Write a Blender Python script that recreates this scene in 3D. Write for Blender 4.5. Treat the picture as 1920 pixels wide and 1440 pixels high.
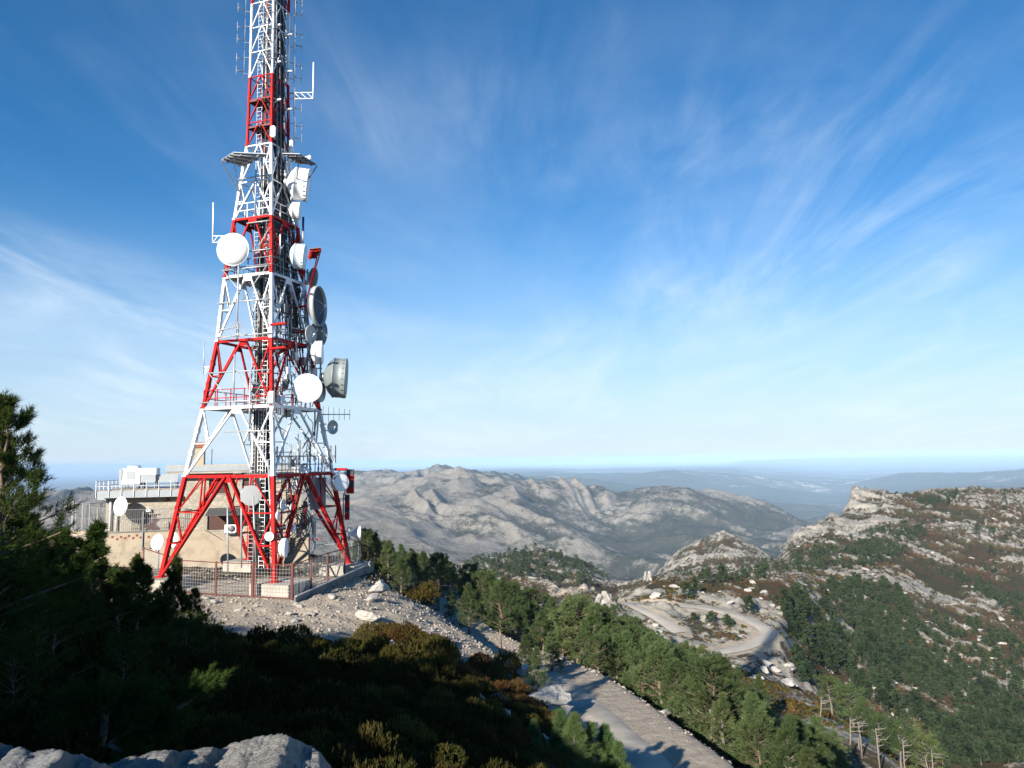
import bpy, bmesh, math, random
import numpy as np
from mathutils import Vector, Matrix

for o in list(bpy.data.objects):
    bpy.data.objects.remove(o)
SC = bpy.context.scene
COL = SC.collection
RNG = np.random.default_rng(11)
random.seed(11)

# ------------------------------------------------------------------ camera
F, PITCH, ROLL = 1400.0, math.radians(5.76), math.radians(0.84)
cp, sp, cr, sr = math.cos(PITCH), math.sin(PITCH), math.cos(ROLL), math.sin(ROLL)
FW, UP, RT = Vector((0, cp, sp)), Vector((0, -sp, cp)), Vector((1, 0, 0))
CX, CY = cr * RT - sr * UP, sr * RT + cr * UP
cam = bpy.data.cameras.new("camera")
cam.sensor_width = 36.0
cam.lens = 36.0 * F / 1920.0
cam.clip_start = 0.1
cam.clip_end = 300000.0
camo = bpy.data.objects.new("camera", cam)
COL.objects.link(camo)
M4 = Matrix((CX, CY, -FW)).transposed().to_4x4()
camo.matrix_world = M4
SC.camera = camo

# ------------------------------------------------------------------ light
SUN_AZ = math.radians(29.0)      # to the left of straight behind the camera
SUN_EL = math.radians(23.0)
SUN_DIR = Vector((-math.sin(SUN_AZ) * math.cos(SUN_EL), -math.cos(SUN_AZ) * math.cos(SUN_EL), math.sin(SUN_EL)))
sun = bpy.data.lights.new("sun", 'SUN')
sun.energy = 4.8
sun.angle = math.radians(0.53)
sun.color = (1.0, 0.93, 0.82)
suno = bpy.data.objects.new("sun", sun)
COL.objects.link(suno)
suno.rotation_euler = SUN_DIR.to_track_quat('Z', 'Y').to_euler()
suno.location = SUN_DIR * 60

world = bpy.data.worlds.new("World")
SC.world = world
world.use_nodes = True
wt = world.node_tree
wt.nodes.clear()


def nn(tree, typ, **kw):
    n = tree.nodes.new(typ)
    for k, v in kw.items():
        setattr(n, k, v)
    return n


def L(tree, a, b):
    tree.links.new(a, b)


def build_world():
    t = wt
    out = nn(t, 'ShaderNodeOutputWorld')
    bg = nn(t, 'ShaderNodeBackground')
    bg.inputs['Strength'].default_value = 0.078
    sky = nn(t, 'ShaderNodeTexSky')
    sky.sky_type = 'NISHITA'
    sky.sun_disc = False
    sky.sun_elevation = SUN_EL
    sky.sun_rotation = math.pi + SUN_AZ
    sky.altitude = 1400.0
    sky.air_density = 1.0
    sky.dust_density = 0.05
    sky.ozone_density = 2.2
    hs = nn(t, 'ShaderNodeHueSaturation')
    hs.inputs['Saturation'].default_value = 1.34
    L(t, sky.outputs[0], hs.inputs['Color'])
    tc = nn(t, 'ShaderNodeTexCoord')
    # direction projected on a flat cirrus sheet high above: p = d.xy / (d.z + k)
    sepx = nn(t, 'ShaderNodeSeparateXYZ')
    L(t, tc.outputs['Generated'], sepx.inputs[0])
    addz = nn(t, 'ShaderNodeMath', operation='ADD'); addz.inputs[1].default_value = 0.10
    mz = nn(t, 'ShaderNodeMath', operation='MAXIMUM'); mz.inputs[1].default_value = 0.02
    L(t, sepx.outputs['Z'], addz.inputs[0]); L(t, addz.outputs[0], mz.inputs[0])
    dx = nn(t, 'ShaderNodeMath', operation='DIVIDE'); dy = nn(t, 'ShaderNodeMath', operation='DIVIDE')
    L(t, sepx.outputs['X'], dx.inputs[0]); L(t, mz.outputs[0], dx.inputs[1])
    L(t, sepx.outputs['Y'], dy.inputs[0]); L(t, mz.outputs[0], dy.inputs[1])
    cmb = nn(t, 'ShaderNodeCombineXYZ')
    L(t, dx.outputs[0], cmb.inputs[0]); L(t, dy.outputs[0], cmb.inputs[1])

    def streak(rot, scale, sc, detail, rough, dist, off):
        mp = nn(t, 'ShaderNodeMapping')
        mp.inputs['Rotation'].default_value = (0, 0, math.radians(rot))
        mp.inputs['Scale'].default_value = scale
        mp.inputs['Location'].default_value = off
        L(t, cmb.outputs[0], mp.inputs[0])
        nz = nn(t, 'ShaderNodeTexNoise')
        nz.inputs['Scale'].default_value = sc
        nz.inputs['Detail'].default_value = detail
        nz.inputs['Roughness'].default_value = rough
        nz.inputs['Distortion'].default_value = dist
        L(t, mp.outputs[0], nz.inputs['Vector'])
        return nz.outputs[0]

    def ramp(s, a, b):
        r = nn(t, 'ShaderNodeMapRange', interpolation_type='SMOOTHSTEP')
        r.inputs['From Min'].default_value = a; r.inputs['From Max'].default_value = b
        L(t, s, r.inputs['Value'])
        return r.outputs[0]

    def mul(a, b):
        m = nn(t, 'ShaderNodeMath', operation='MULTIPLY')
        L(t, a, m.inputs[0])
        if isinstance(b, float):
            m.inputs[1].default_value = b
        else:
            L(t, b, m.inputs[1])
        return m.outputs[0]

    big = ramp(streak(40, (1.0, 0.7, 1), 0.5, 5, 0.55, 0.9, (7.7, 1.9, 0)), 0.40, 0.66)
    w1 = ramp(streak(48, (1.0, 0.24, 1), 1.9, 12, 0.64, 1.6, (0.3, 1.7, 0)), 0.28, 0.80)
    w2 = ramp(streak(-52, (1.0, 0.24, 1), 2.4, 12, 0.64, 1.4, (5.3, 2.2, 0)), 0.42, 0.86)
    soft = ramp(streak(5, (1.0, 0.55, 1), 0.8, 9, 0.6, 0.9, (1.3, 6.2, 0)), 0.38, 0.74)
    big2 = ramp(streak(-20, (1.0, 0.6, 1), 0.7, 3, 0.5, 0.5, (9.1, 3.4, 0)), 0.40, 0.68)
    m1 = mul(mul(big, w1), 0.95)
    m2 = mul(mul(big2, w2), 0.75)
    m3 = mul(soft, 0.30)
    ad = nn(t, 'ShaderNodeMath', operation='ADD'); L(t, m1, ad.inputs[0]); L(t, m2, ad.inputs[1])
    ad2 = nn(t, 'ShaderNodeMath', operation='ADD', use_clamp=True); L(t, ad.outputs[0], ad2.inputs[0]); L(t, m3, ad2.inputs[1])
    bank = ramp(dy.outputs[0], 0.9, 2.5)
    dens = mul(mul(ad2.outputs[0], 0.58), bank)
    # pale veil of thin high haze towards the horizon, the same all round
    veil = nn(t, 'ShaderNodeMapRange', interpolation_type='SMOOTHERSTEP')
    veil.inputs['From Min'].default_value = 0.36; veil.inputs['From Max'].default_value = -0.06; veil.inputs['To Max'].default_value = 0.90
    L(t, sepx.outputs['Z'], veil.inputs['Value'])
    vm = nn(t, 'ShaderNodeMixRGB'); vm.inputs['Color2'].default_value = (3.85, 4.75, 5.8, 1)
    L(t, veil.outputs[0], vm.inputs[0]); L(t, hs.outputs[0], vm.inputs[1])
    mix = nn(t, 'ShaderNodeMixRGB')
    mix.inputs['Color2'].default_value = (5.7, 6.6, 7.5, 1)
    L(t, dens, mix.inputs[0]); L(t, vm.outputs[0], mix.inputs[1])
    L(t, mix.outputs[0], bg.inputs['Color'])
    L(t, bg.outputs[0], out.inputs['Surface'])


build_world()
SC.view_settings.view_transform = 'Standard'
SC.view_settings.look = 'None'
SC.view_settings.exposure = 1.0
SC.view_settings.gamma = 1.0
SC.render.engine = 'CYCLES'
SC.cycles.use_denoising = True
try:
    SC.cycles.denoiser = 'OPENIMAGEDENOISE'
except Exception:
    pass
SC.cycles.max_bounces = 5
SC.cycles.diffuse_bounces = 2
SC.cycles.glossy_bounces = 2
SC.cycles.transmission_bounces = 2
SC.cycles.transparent_max_bounces = 6
SC.cycles.volume_bounces = 0
SC.cycles.caustics_reflective = False
SC.cycles.caustics_refractive = False
SC.cycles.sample_clamp_indirect = 6.0


# ------------------------------------------------------------------ helpers: pixels of the 1920x1440 view to world points at a known depth
def ray(px, py):
    u, v = (px - 960) / F, (720 - py) / F
    uu, vv = cr * u + sr * v, -sr * u + cr * v
    return Vector((uu, cp - sp * vv, sp + cp * vv))


def pt(px, py, D):
    r = ray(px, py)
    return r * (D / r.y)


def gp(px, py, z):
    r = ray(px, py)
    return r * (z / r.z)


def proj(P):
    fw = cp * P[1] + sp * P[2]; up = -sp * P[1] + cp * P[2]
    u, v = P[0] / fw, up / fw
    return 960 + F * (cr * u - sr * v), 720 - F * (sr * u + cr * v)


# ------------------------------------------------------------------ noise
_perm = np.random.default_rng(3).permutation(512)
_perm = np.concatenate([_perm, _perm])
_g2 = np.stack([np.cos(np.arange(512) * 2.399), np.sin(np.arange(512) * 2.399)], 1)


def noise2(x, y):
    xi, yi = np.floor(x).astype(np.int64), np.floor(y).astype(np.int64)
    xf, yf = x - xi, y - yi
    u, v = xf * xf * xf * (xf * (xf * 6 - 15) + 10), yf * yf * yf * (yf * (yf * 6 - 15) + 10)

    def gr(ix, iy, dx, dy):
        h = _perm[(_perm[ix & 511] + iy) & 511]
        return _g2[h, 0] * dx + _g2[h, 1] * dy
    a, b = gr(xi, yi, xf, yf), gr(xi + 1, yi, xf - 1, yf)
    c, d = gr(xi, yi + 1, xf, yf - 1), gr(xi + 1, yi + 1, xf - 1, yf - 1)
    return (a + u * (b - a) + v * (c - a + u * (a - b - c + d))) * 1.5


def fbm(x, y, oct=5, rough=0.5, lac=2.03):
    s, a, n = 0.0, 1.0, 0.0
    for i in range(oct):
        s = s + a * noise2(x + 17.3 * i, y - 9.1 * i); n += a
        a *= rough; x = x * lac; y = y * lac
    return s / n


def ridged(x, y, oct=5, rough=0.55, lac=2.05):
    s, a, n = 0.0, 1.0, 0.0
    w = 1.0
    for i in range(oct):
        r = 1 - np.abs(noise2(x + 31.7 * i, y + 11.3 * i)); r = r * r * w
        s = s + a * r; n += a; w = np.clip(r * 1.6, 0, 1)
        a *= rough; x = x * lac; y = y * lac
    return s / n


def smooth(a, b, x):
    t = np.clip((x - a) / (b - a), 0, 1)
    return t * t * (3 - 2 * t)


# ------------------------------------------------------------------ terrain
PAD_Z = -7.7
TX, TY, TROT = -16.81, 50.26, math.radians(-18.46)
NC = []   # near control points (x, y, z)
for px, py, D in [
    (450, 1440, 9), (250, 1440, 7.5), (0, 1440, 8), (-300, 1400, 10), (190, 1385, 9.3), (700, 1440, 12), (880, 1440, 16), (450, 1330, 19), (200, 1300, 17), (0, 1250, 17),
    (-200, 1200, 20), (700, 1320, 23), (500, 1255, 28), (300, 1220, 28), (100, 1150, 30), (-150, 1100, 36), (620, 1205, 35), (450, 1190, 35.5), (300, 1140, 40),
    (760, 1165, 42), (700, 1125, 46), (860, 1250, 35.5), (820, 1260, 33), (740, 1235, 33), (1000, 1320, 32), (930, 1280, 34), (1000, 1400, 24.5), (900, 1360, 24), (1100, 1440, 22.5),
    (1050, 1265, 39.2), (1150, 1340, 31.8), (1250, 1430, 26.2), (1110, 1280, 39.2), (1215, 1345, 32.8), (1310, 1430, 27.2), (930, 1215, 49), (880, 1180, 55), (840, 1150, 62),
    (1185, 1320, 44), (1345, 1440, 32.5), (1240, 1372, 38.5), (1500, 1440, 40), (1420, 1420, 42), (1620, 1420, 58), (1700, 1440, 65), (1640, 1390, 70), (1560, 1350, 80), (1480, 1290, 88),
    (780, 1130, 58), (850, 1125, 75), (700, 1075, 72), (1000, 1150, 92), (1050, 1200, 76), (1150, 1230, 84), (1250, 1300, 68), (1350, 1350, 58), (1420, 1290, 84), (1300, 1260, 90),
    (1760, 1520, 70), (1900, 1560, 75), (1800, 1640, 50), (1900, 1700, 36), (1350, 1550, 22), (1600, 1600, 26), (1150, 1560, 14), (1050, 1620, 9), (1300, 1800, 9),
    (200, 1005, 68), (100, 1003, 66), (60, 1010, 80), (-100, 1005, 75), (300, 1010, 80), (500, 1030, 85), (650, 1060, 92), (800, 1090, 95), (-300, 1010, 95), (0, 1030, 100), (300, 1050, 105),
    (600, 1080, 118), (800, 1105, 120), (950, 1150, 120), (1100, 1210, 118), (1250, 1290, 118), (1400, 1370, 118), (1550, 1440, 115), (1700, 1490, 115), (1900, 1540, 115)]:
    q = pt(px, py, D); NC.append((q.x, q.y, q.z))
# the camera's summit; its unseen shoulder left and behind raised to shade the slope
NC += [(0, 0, -1.75), (1.5, 1.5, -2.0), (-2.5, 2.2, -1.7), (-2, 4.4, -2.5), (0.5, 4.5, -3.0), (3, 3, -3.4), (-5, 1, -1.2), (-4.5, 5, -2.9), (-8, 0, 0.9), (-9.5, 6.5, -0.4), (-13, -2, 4.4), (-14, 3, 3.4), (-13, 9.5, 0.9), (-20, 0, 5.0), (-20, 11, 1.0), (-26, 18, 0.2), (-25, 10, 3.2),
       (-24, -10, 6.5), (-12, -12, 4.0), (-32, 5, 6.0), (-34, 16, 2.6), (-30, -25, 4.0), (-2, -10, 0.2), (6, -8, -3), (8, 3, -5.5), (0, -25, -2), (15, -10, -8), (20, 5, -9.5), (30, -15, -16), (-45, -15, 2), (-45, 15, 3), (-42, 30, -2.6), (-38, 45, -5), (-50, 60, -6.5), (-60, 35, -4), (-70, 0, -5),
       (40, 10, -17), (60, 20, -27), (60, -20, -28), (0, -45, -12), (-40, -45, -6), (-75, -45, -15), (-80, 80, -14), (-85, 40, -12), (100, 60, -42), (90, 10, -42), (50, -45, -30), (110, 120, -50), (-90, 120, -20)]
for dx_, dy_ in [(-6, -6), (0, -7), (6, -6), (-6, 0), (6.2, 0), (-6, 6), (0, 7), (5, 6), (0, 0), (-9, 3), (-9, 12), (0, 13), (-14, 8), (-14, 16)]:
    NC.append((TX + dx_ * math.cos(TROT) - dy_ * math.sin(TROT), TY + dx_ * math.sin(TROT) + dy_ * math.cos(TROT), PAD_Z))
NC = np.array(NC)


def tps_fit(P, z, lam=0.6):
    n = len(P)
    d2 = ((P[:, None] - P[None]) ** 2).sum(-1) + 1e-9
    K = 0.5 * d2 * np.log(d2) + lam * np.eye(n)
    A = np.zeros((n + 3, n + 3)); A[:n, :n] = K; A[:n, n] = 1; A[:n, n + 1:] = P; A[n:, :n] = A[:n, n:].T
    return np.linalg.solve(A, np.concatenate([z, np.zeros(3)]))


_S = 20.0
_w = tps_fit(NC[:, :2] / _S, NC[:, 2], 0.03)


def tps_eval(x, y):
    sh = np.shape(x); x = np.ravel(x) / _S; y = np.ravel(y) / _S
    out = np.empty(x.shape)
    for i in range(0, len(x), 60000):
        a, b = x[i:i + 60000], y[i:i + 60000]
        d2 = (a[:, None] - NC[:, 0] / _S) ** 2 + (b[:, None] - NC[:, 1] / _S) ** 2 + 1e-9
        out[i:i + 60000] = (0.5 * d2 * np.log(d2)) @ _w[:-3] + _w[-3] + _w[-2] * a + _w[-1] * b
    return out.reshape(sh)


ROAD = [pt(1340, 1520, 22.2), pt(1252, 1428, 26.3), pt(1195, 1380, 28.9), pt(1145, 1335, 32.0), pt(1095, 1295, 35.6), pt(1050, 1263, 39.6), pt(1000, 1240, 44), pt(930, 1214, 50), pt(880, 1186, 55), pt(845, 1160, 61), pt(800, 1130, 72), pt(760, 1110, 82)]
ROAD = [Vector((27, 11, -9.4)), Vector((17.0, 17.3, -9.6))] + [Vector(p) for p in ROAD]


def resample(poly, step):
    P = np.array([tuple(p) for p in poly])
    # Catmull-Rom
    out = []
    Q = np.vstack([2 * P[0] - P[1], P, 2 * P[-1] - P[-2]])
    for i in range(1, len(Q) - 2):
        n = max(2, int(np.linalg.norm(Q[i + 1] - Q[i]) / step))
        for s in np.linspace(0, 1, n, endpoint=False):
            a, b, c, d = Q[i - 1], Q[i], Q[i + 1], Q[i + 2]
            out.append(0.5 * (2 * b + (c - a) * s + (2 * a - 5 * b + 4 * c - d) * s * s + (3 * b - a - 3 * c + d) * s ** 3))
    out.append(P[-1])
    return np.array(out)


ROADC = resample(ROAD, 0.7)
SW = [pt(1298, 1227, 186), pt(1345, 1222, 189), pt(1395, 1212, 194), pt(1432, 1196, 201), pt(1440, 1185, 206), pt(1425, 1172, 212), pt(1390, 1157, 219), pt(1340, 1143, 225), pt(1290, 1135, 230), pt(1240, 1132, 233), pt(1200, 1130, 235), pt(1180, 1130, 233), pt(1176, 1133, 229), pt(1195, 1140, 224), pt(1225, 1152, 217), pt(1255, 1170, 208), pt(1275, 1186, 200)]
SWC = resample(SW, 1.5)


def near_line(x, y, line):
    """distance to a sampled line and the line's height there"""
    sh = np.shape(x); x = np.ravel(x); y = np.ravel(y)
    d = np.full(x.shape, 1e9); z = np.zeros(x.shape)
    lo, hi = line[:, :2].min(0) - 14, line[:, :2].max(0) + 14
    m = np.where((x > lo[0]) & (x < hi[0]) & (y > lo[1]) & (y < hi[1]))[0]
    for i in range(0, len(m), 20000):
        k = m[i:i + 20000]
        dd = (x[k, None] - line[:, 0]) ** 2 + (y[k, None] - line[:, 1]) ** 2
        j = dd.argmin(1)
        d[k] = np.sqrt(dd[np.arange(len(k)), j]); z[k] = line[j, 2]
    return d.reshape(sh), z.reshape(sh)


# columns of (depth, pixel row) along which the far country rises and falls
COLS = {
    -900: [(130, 1090), (300, 1080), (1000, 1045), (2000, 1005), (3000, 950), (3400, 955), (4500, 1000), (9000, 960), (20000, 915), (70000, 890), (110000, 888)],
    0: [(130, 1060), (300, 1070), (1000, 1040), (2000, 1000), (3000, 950), (3400, 948), (4500, 990), (9000, 950), (20000, 912), (70000, 888), (110000, 886)],
    200: [(130, 1070), (300, 1075), (1000, 1040), (2000, 995), (3000, 950), (3300, 946), (4500, 985), (9000, 940), (20000, 905), (70000, 884), (110000, 882)],
    600: [(130, 1085), (300, 1090), (800, 1060), (1500, 1050), (2200, 1015), (3000, 952), (3700, 930), (4400, 938), (5200, 900), (6000, 910), (9000, 905), (20000, 890), (70000, 878), (110000, 876)],
    700: [(130, 1095), (200, 1095), (400, 1085), (800, 1065), (1500, 1050), (2200, 1018), (3000, 950), (3600, 926), (4300, 934), (5200, 889), (6000, 905), (9000, 900), (20000, 886), (70000, 876), (110000, 874)],
    780: [(130, 1110), (200, 1110), (400, 1095), (700, 1070), (1500, 1062), (2200, 1030), (3000, 950), (3600, 910), (4300, 925), (5200, 888), (6300, 903), (9000, 897), (20000, 884), (70000, 875), (110000, 873)],
    860: [(130, 1125), (200, 1125), (400, 1105), (700, 1064), (850, 1078), (1500, 1072), (2200, 1042), (2900, 960), (3600, 896), (4400, 915), (5400, 890), (6500, 900), (9000, 895), (20000, 882), (70000, 873), (110000, 871)],
    950: [(130, 1150), (250, 1155), (450, 1120), (620, 1062), (720, 1043), (880, 1085), (1500, 1080), (2200, 1055), (2800, 985), (3500, 913), (4300, 930), (6500, 893), (8000, 905), (20000, 881), (70000, 872), (110000, 870)],
    1030: [(130, 1175), (250, 1160), (450, 1127), (600, 1078), (720, 1038), (880, 1092), (1500, 1085), (2300, 1062), (2900, 985), (3500, 922), (4300, 937), (6500, 905), (9000, 900), (20000, 880), (70000, 871), (110000, 869)],
    1090: [(130, 1200), (200, 1160), (300, 1142), (480, 1114), (600, 1085), (720, 1060), (850, 1097), (1500, 1090), (2300, 1073), (2900, 995), (3500, 930), (4500, 947), (7000, 915), (11000, 893), (14000, 897), (20000, 882), (70000, 870), (110000, 868)],
    1150: [(130, 1240), (180, 1175), (215, 1138), (236, 1128), (262, 1128), (400, 1135), (600, 1108), (800, 1104), (1500, 1092), (2400, 1078), (3000, 998), (3500, 936), (4500, 950), (7000, 930), (11000, 890), (14000, 895), (20000, 880), (70000, 869), (110000, 867)],
    1210: [(130, 1275), (175, 1212), (200, 1172), (225, 1140), (240, 1120), (262, 1096), (290, 1108), (400, 1110), (600, 1090), (700, 1098), (1500, 1100), (2500, 1078), (3000, 990), (3450, 918), (4200, 942), (7000, 935), (11000, 892), (14000, 893), (20000, 879), (70000, 868), (110000, 866)],
    1260: [(130, 1305), (170, 1240), (200, 1185), (232, 1136), (245, 1112), (268, 1091), (290, 1100), (400, 1085), (550, 1080), (800, 1085), (950, 1048), (1010, 1040), (1200, 1100), (2500, 1075), (3000, 985), (3450, 917), (4200, 942), (8000, 925), (11000, 888), (14000, 890), (20000, 878), (70000, 867), (110000, 865)],
    1310: [(130, 1330), (165, 1262), (188, 1225), (205, 1185), (226, 1142), (245, 1110), (270, 1089), (300, 1094), (420, 1082), (520, 1076), (700, 1090), (900, 1052), (1000, 1012), (1150, 1060), (1400, 1120), (2500, 1065), (3000, 985), (3450, 925), (4300, 946), (8000, 928), (12000, 890), (20000, 877), (70000, 866), (110000, 864)],
    1350: [(130, 1360), (165, 1275), (190, 1222), (205, 1190), (223, 1150), (245, 1112), (272, 1088), (300, 1092), (420, 1080), (520, 1072), (700, 1090), (900, 1040), (1000, 998), (1150, 1045), (1400, 1120), (2500, 1060), (3000, 985), (3500, 932), (4300, 952), (8000, 930), (12000, 890), (20000, 877), (70000, 866), (110000, 863)],
    1400: [(125, 1385), (155, 1310), (193, 1213), (215, 1165), (235, 1130), (272, 1089), (300, 1092), (420, 1076), (520, 1066), (650, 1090), (900, 1045), (1000, 1022), (1150, 1060), (1500, 1110), (2500, 1055), (3100, 985), (3600, 945), (4300, 962), (8000, 935), (12000, 895), (20000, 878), (45000, 862), (70000, 865), (110000, 862)],
    1450: [(125, 1410), (150, 1350), (175, 1285), (205, 1200), (235, 1148), (275, 1091), (310, 1092), (420, 1072), (520, 1060), (570, 1056), (640, 1085), (1000, 1052), (1100, 1075), (1500, 1105), (2600, 1045), (3200, 985), (3700, 962), (4500, 985), (8000, 940), (12000, 900), (20000, 880), (45000, 861), (70000, 863), (110000, 861)],
    1475: [(125, 1420), (150, 1365), (180, 1300), (215, 1225), (245, 1160), (288, 1092), (330, 1091), (420, 1070), (510, 1045), (565, 1012), (590, 1014), (650, 1085), (1000, 1085), (1500, 1105), (2600, 1042), (3200, 990), (3800, 972), (4500, 988), (8000, 942), (12000, 903), (20000, 882), (45000, 860), (110000, 860)],
    1500: [(125, 1440), (150, 1385), (180, 1320), (215, 1250), (255, 1170), (305, 1092), (340, 1090), (420, 1068), (500, 1032), (570, 998), (610, 998), (680, 1085), (1000, 1110), (1500, 1105), (2600, 1040), (3300, 992), (4500, 992), (8000, 945), (12000, 905), (20000, 884), (45000, 859), (110000, 859)],
    1550: [(125, 1470), (160, 1400), (200, 1335), (250, 1235), (300, 1145), (340, 1092), (380, 1086), (450, 1054), (520, 1015), (600, 972), (640, 966), (700, 1050), (1000, 1100), (3000, 1020), (4000, 996), (8000, 950), (12000, 908), (20000, 886), (45000, 858), (110000, 858)],
    1580: [(125, 1485), (170, 1425), (210, 1350), (260, 1245), (310, 1155), (350, 1095), (400, 1078), (470, 1040), (550, 1003), (640, 966), (672, 950), (720, 1040), (1000, 1095), (3500, 1003), (8000, 945), (12000, 910), (20000, 886), (45000, 857), (110000, 858)],
    1592: [(125, 1490), (170, 1430), (210, 1355), (260, 1248), (310, 1160), (355, 1098), (410, 1075), (480, 1038), (560, 1002), (650, 962), (678, 935), (700, 916), (725, 916), (780, 1000), (1000, 1090), (3500, 1003), (8000, 942), (12000, 908), (20000, 886), (45000, 857), (110000, 857)],
    1650: [(125, 1505), (175, 1445), (220, 1372), (270, 1265), (320, 1175), (370, 1105), (440, 1055), (520, 1015), (620, 968), (690, 930), (740, 917), (800, 950), (1000, 1050), (3500, 1003), (8000, 930), (10000, 898), (12500, 905), (20000, 884), (45000, 856), (110000, 857)],
    1750: [(125, 1530), (160, 1490), (200, 1425), (260, 1325), (320, 1225), (380, 1145), (450, 1085), (550, 1012), (650, 960), (740, 926), (790, 920), (900, 960), (1200, 1050), (3500, 1000), (8000, 910), (10000, 888), (13000, 900), (20000, 881), (45000, 854), (110000, 856)],
    1850: [(125, 1545), (160, 1505), (200, 1435), (260, 1345), (330, 1235), (400, 1155), (480, 1088), (580, 1017), (700, 950), (800, 919), (880, 938), (1200, 1040), (3500, 1000), (8000, 900), (10000, 884), (13000, 898), (20000, 879), (45000, 853), (110000, 855)],
    1920: [(125, 1555), (150, 1525), (180, 1455), (250, 1355), (330, 1245), (410, 1155), (500, 1078), (600, 1012), (720, 946), (830, 917), (900, 935), (1200, 1040), (3500, 1000), (8000, 895), (10000, 881), (13000, 897), (20000, 877), (45000, 853), (110000, 854)],
    2800: [(125, 1560), (150, 1530), (180, 1465), (250, 1360), (330, 1250), (410, 1150), (500, 1070), (600, 1000), (720, 930), (830, 900), (900, 920), (1200, 1030), (3500, 990), (8000, 885), (10000, 866), (13000, 885), (20000, 866), (45000, 843), (110000, 845)]}
_ck = sorted(COLS)
_lnD = np.linspace(math.log(118), math.log(112000), 900)
_tab = []
_ct = []
for c in _ck:
    ds = [math.log(d) for d, y in COLS[c]]
    ss = []
    for d, y in COLS[c]:
        r = ray(c, y); ss.append(r.z / r.y)
    r0 = ray(c, 870); _ct.append(r0.x / r0.y)
    q = np.interp(_lnD, ds, ss)
    _tab.append(q)
_tab = np.array(_tab); _ct = np.array(_ct)
_tg = np.linspace(_ct[0], _ct[-1], 1500)
_far = np.array([np.interp(_tg, _ct, _tab[:, j]) for j in range(len(_lnD))])      # [lnD, t]
_ker = np.exp(-np.linspace(-2, 2, 9) ** 2); _ker /= _ker.sum()
_far = np.apply_along_axis(lambda v: np.convolve(np.pad(v, 4, 'edge'), _ker, 'valid'), 0, _far)
_far = np.apply_along_axis(lambda v: np.convolve(np.pad(v, 4, 'edge'), _ker, 'valid'), 1, _far)


def far_z(x, y):
    yy = np.maximum(y, 100.0)
    t = np.clip((x / yy - _tg[0]) / (_tg[1] - _tg[0]), 0, len(_tg) - 1.001)
    l = np.clip((np.log(yy) - _lnD[0]) / (_lnD[1] - _lnD[0]), 0, len(_lnD) - 1.001)
    ti, li = t.astype(int), l.astype(int); tf, lf = t - ti, l - li
    s = (_far[li, ti] * (1 - tf) + _far[li, ti + 1] * tf) * (1 - lf) + (_far[li + 1, ti] * (1 - tf) + _far[li + 1, ti + 1] * tf) * lf
    return s * yy


def rock_mask_mid(x, y):
    """strata of pale limestone that break through the scrub"""
    w = 0.5 * fbm(x * 0.02, y * 0.02, 3)
    a = fbm(x * 0.055 + w * 2, (y * 0.85 + x * 0.5) * 0.13 + w * 3, 5, 0.6)
    b = fbm(x * 0.012 + 5, y * 0.012 + 3, 3)
    return a + 0.55 * b + 0.24 * smooth(0.12, 0.34, fbm(x * 0.020 + y * 0.008, y * 0.026 - 4, 3))


def mtn_gully(x, y):
    w = fbm(x * .0011, y * .0011, 3)
    return ridged(x * 0.0034 + 1.6 * w + y * 0.0008, y * 0.0014 + 0.8 * w, 4, 0.45)


def height(x, y, detail=True):
    x = np.asarray(x, float); y = np.asarray(y, float)
    k = smooth(92, 125, y)
    zn = tps_eval(x, np.minimum(y, 130))
    zf = far_z(x, y)
    z = zn * (1 - k) + zf * k
    z = np.where(y > 130, zf, z)
    # level pad of the mast and the yard before the building
    lx = (x - TX) * math.cos(-TROT) - (y - TY) * math.sin(-TROT); ly = (x - TX) * math.sin(-TROT) + (y - TY) * math.cos(-TROT)
    pad = smooth(1.6, 0, np.maximum(np.maximum(np.abs(lx + 0.4) - 5.8, np.abs(ly - 2) - 8.6), 0))
    z = z * (1 - pad) + PAD_Z * pad
    if detail:
        near = smooth(140, 70, y)
        dd, rz = near_line(x, y, ROADC)
        e = smooth(0.5, 4.0, dd) * (1 - 0.93 * pad)
        z = z + near * e * (0.55 * fbm(x * 0.16, y * 0.16, 4) + 0.16 * fbm(x * 1.1, y * 1.1, 3) + 0.05 * fbm(x * 3.7, y * 3.7, 2))
        mid = smooth(80, 150, y) * smooth(2600, 1500, y)
        sc = np.clip(y / 250.0, 0.3, 3.0)
        rm = rock_mask_mid(x, y)
        z = z + mid * sc * (2.2 * fbm(x * 0.03 / sc, y * 0.03 / sc, 5, 0.55) + 2.0 * smooth(0.02, 0.30, rm) * (0.7 + 0.6 * fbm(x * 0.35, y * 0.35, 3)))
        swd, _ = near_line(x, y, SWC)
        z = z + smooth(4, 9, swd) * smooth(60, 30, np.hypot((x - 64) * 0.6, y - 205)) * (2.6 * ridged(x * 0.11, y * 0.09, 4) - 1.2)
        fr = smooth(1500, 2300, y) * smooth(9000, 5500, y)
        z = z + fr * (140 * (ridged(x * 0.00075 + 0.35 * fbm(x * .0012, y * .0012, 2), y * 0.0007 + 4, 3, 0.45) - 0.5) + 62 * (mtn_gully(x, y) - 0.45) + 5 * fbm(x * 0.02, y * 0.016, 4))
        vf = smooth(6500, 9000, y)
        z = z + vf * smooth(60000, 20000, y) * (150 * (ridged(x * 0.00035, y * 0.0003 + 2, 5) - 0.45)) * smooth(1.0, 0, np.abs(np.log(np.maximum(y, 1) / 12000)) / 0.9)
    # roads are cut level into the slope
    dd, rz = near_line(x, y, ROADC)
    m = smooth(3.2, 1.9, dd)
    z = z * (1 - m) + (rz - 0.06) * m
    dd, rz = near_line(x, y, SWC)
    m = smooth(5.5, 2.1, dd)
    z = z * (1 - m) + (rz - 0.3) * m
    return z


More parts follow.
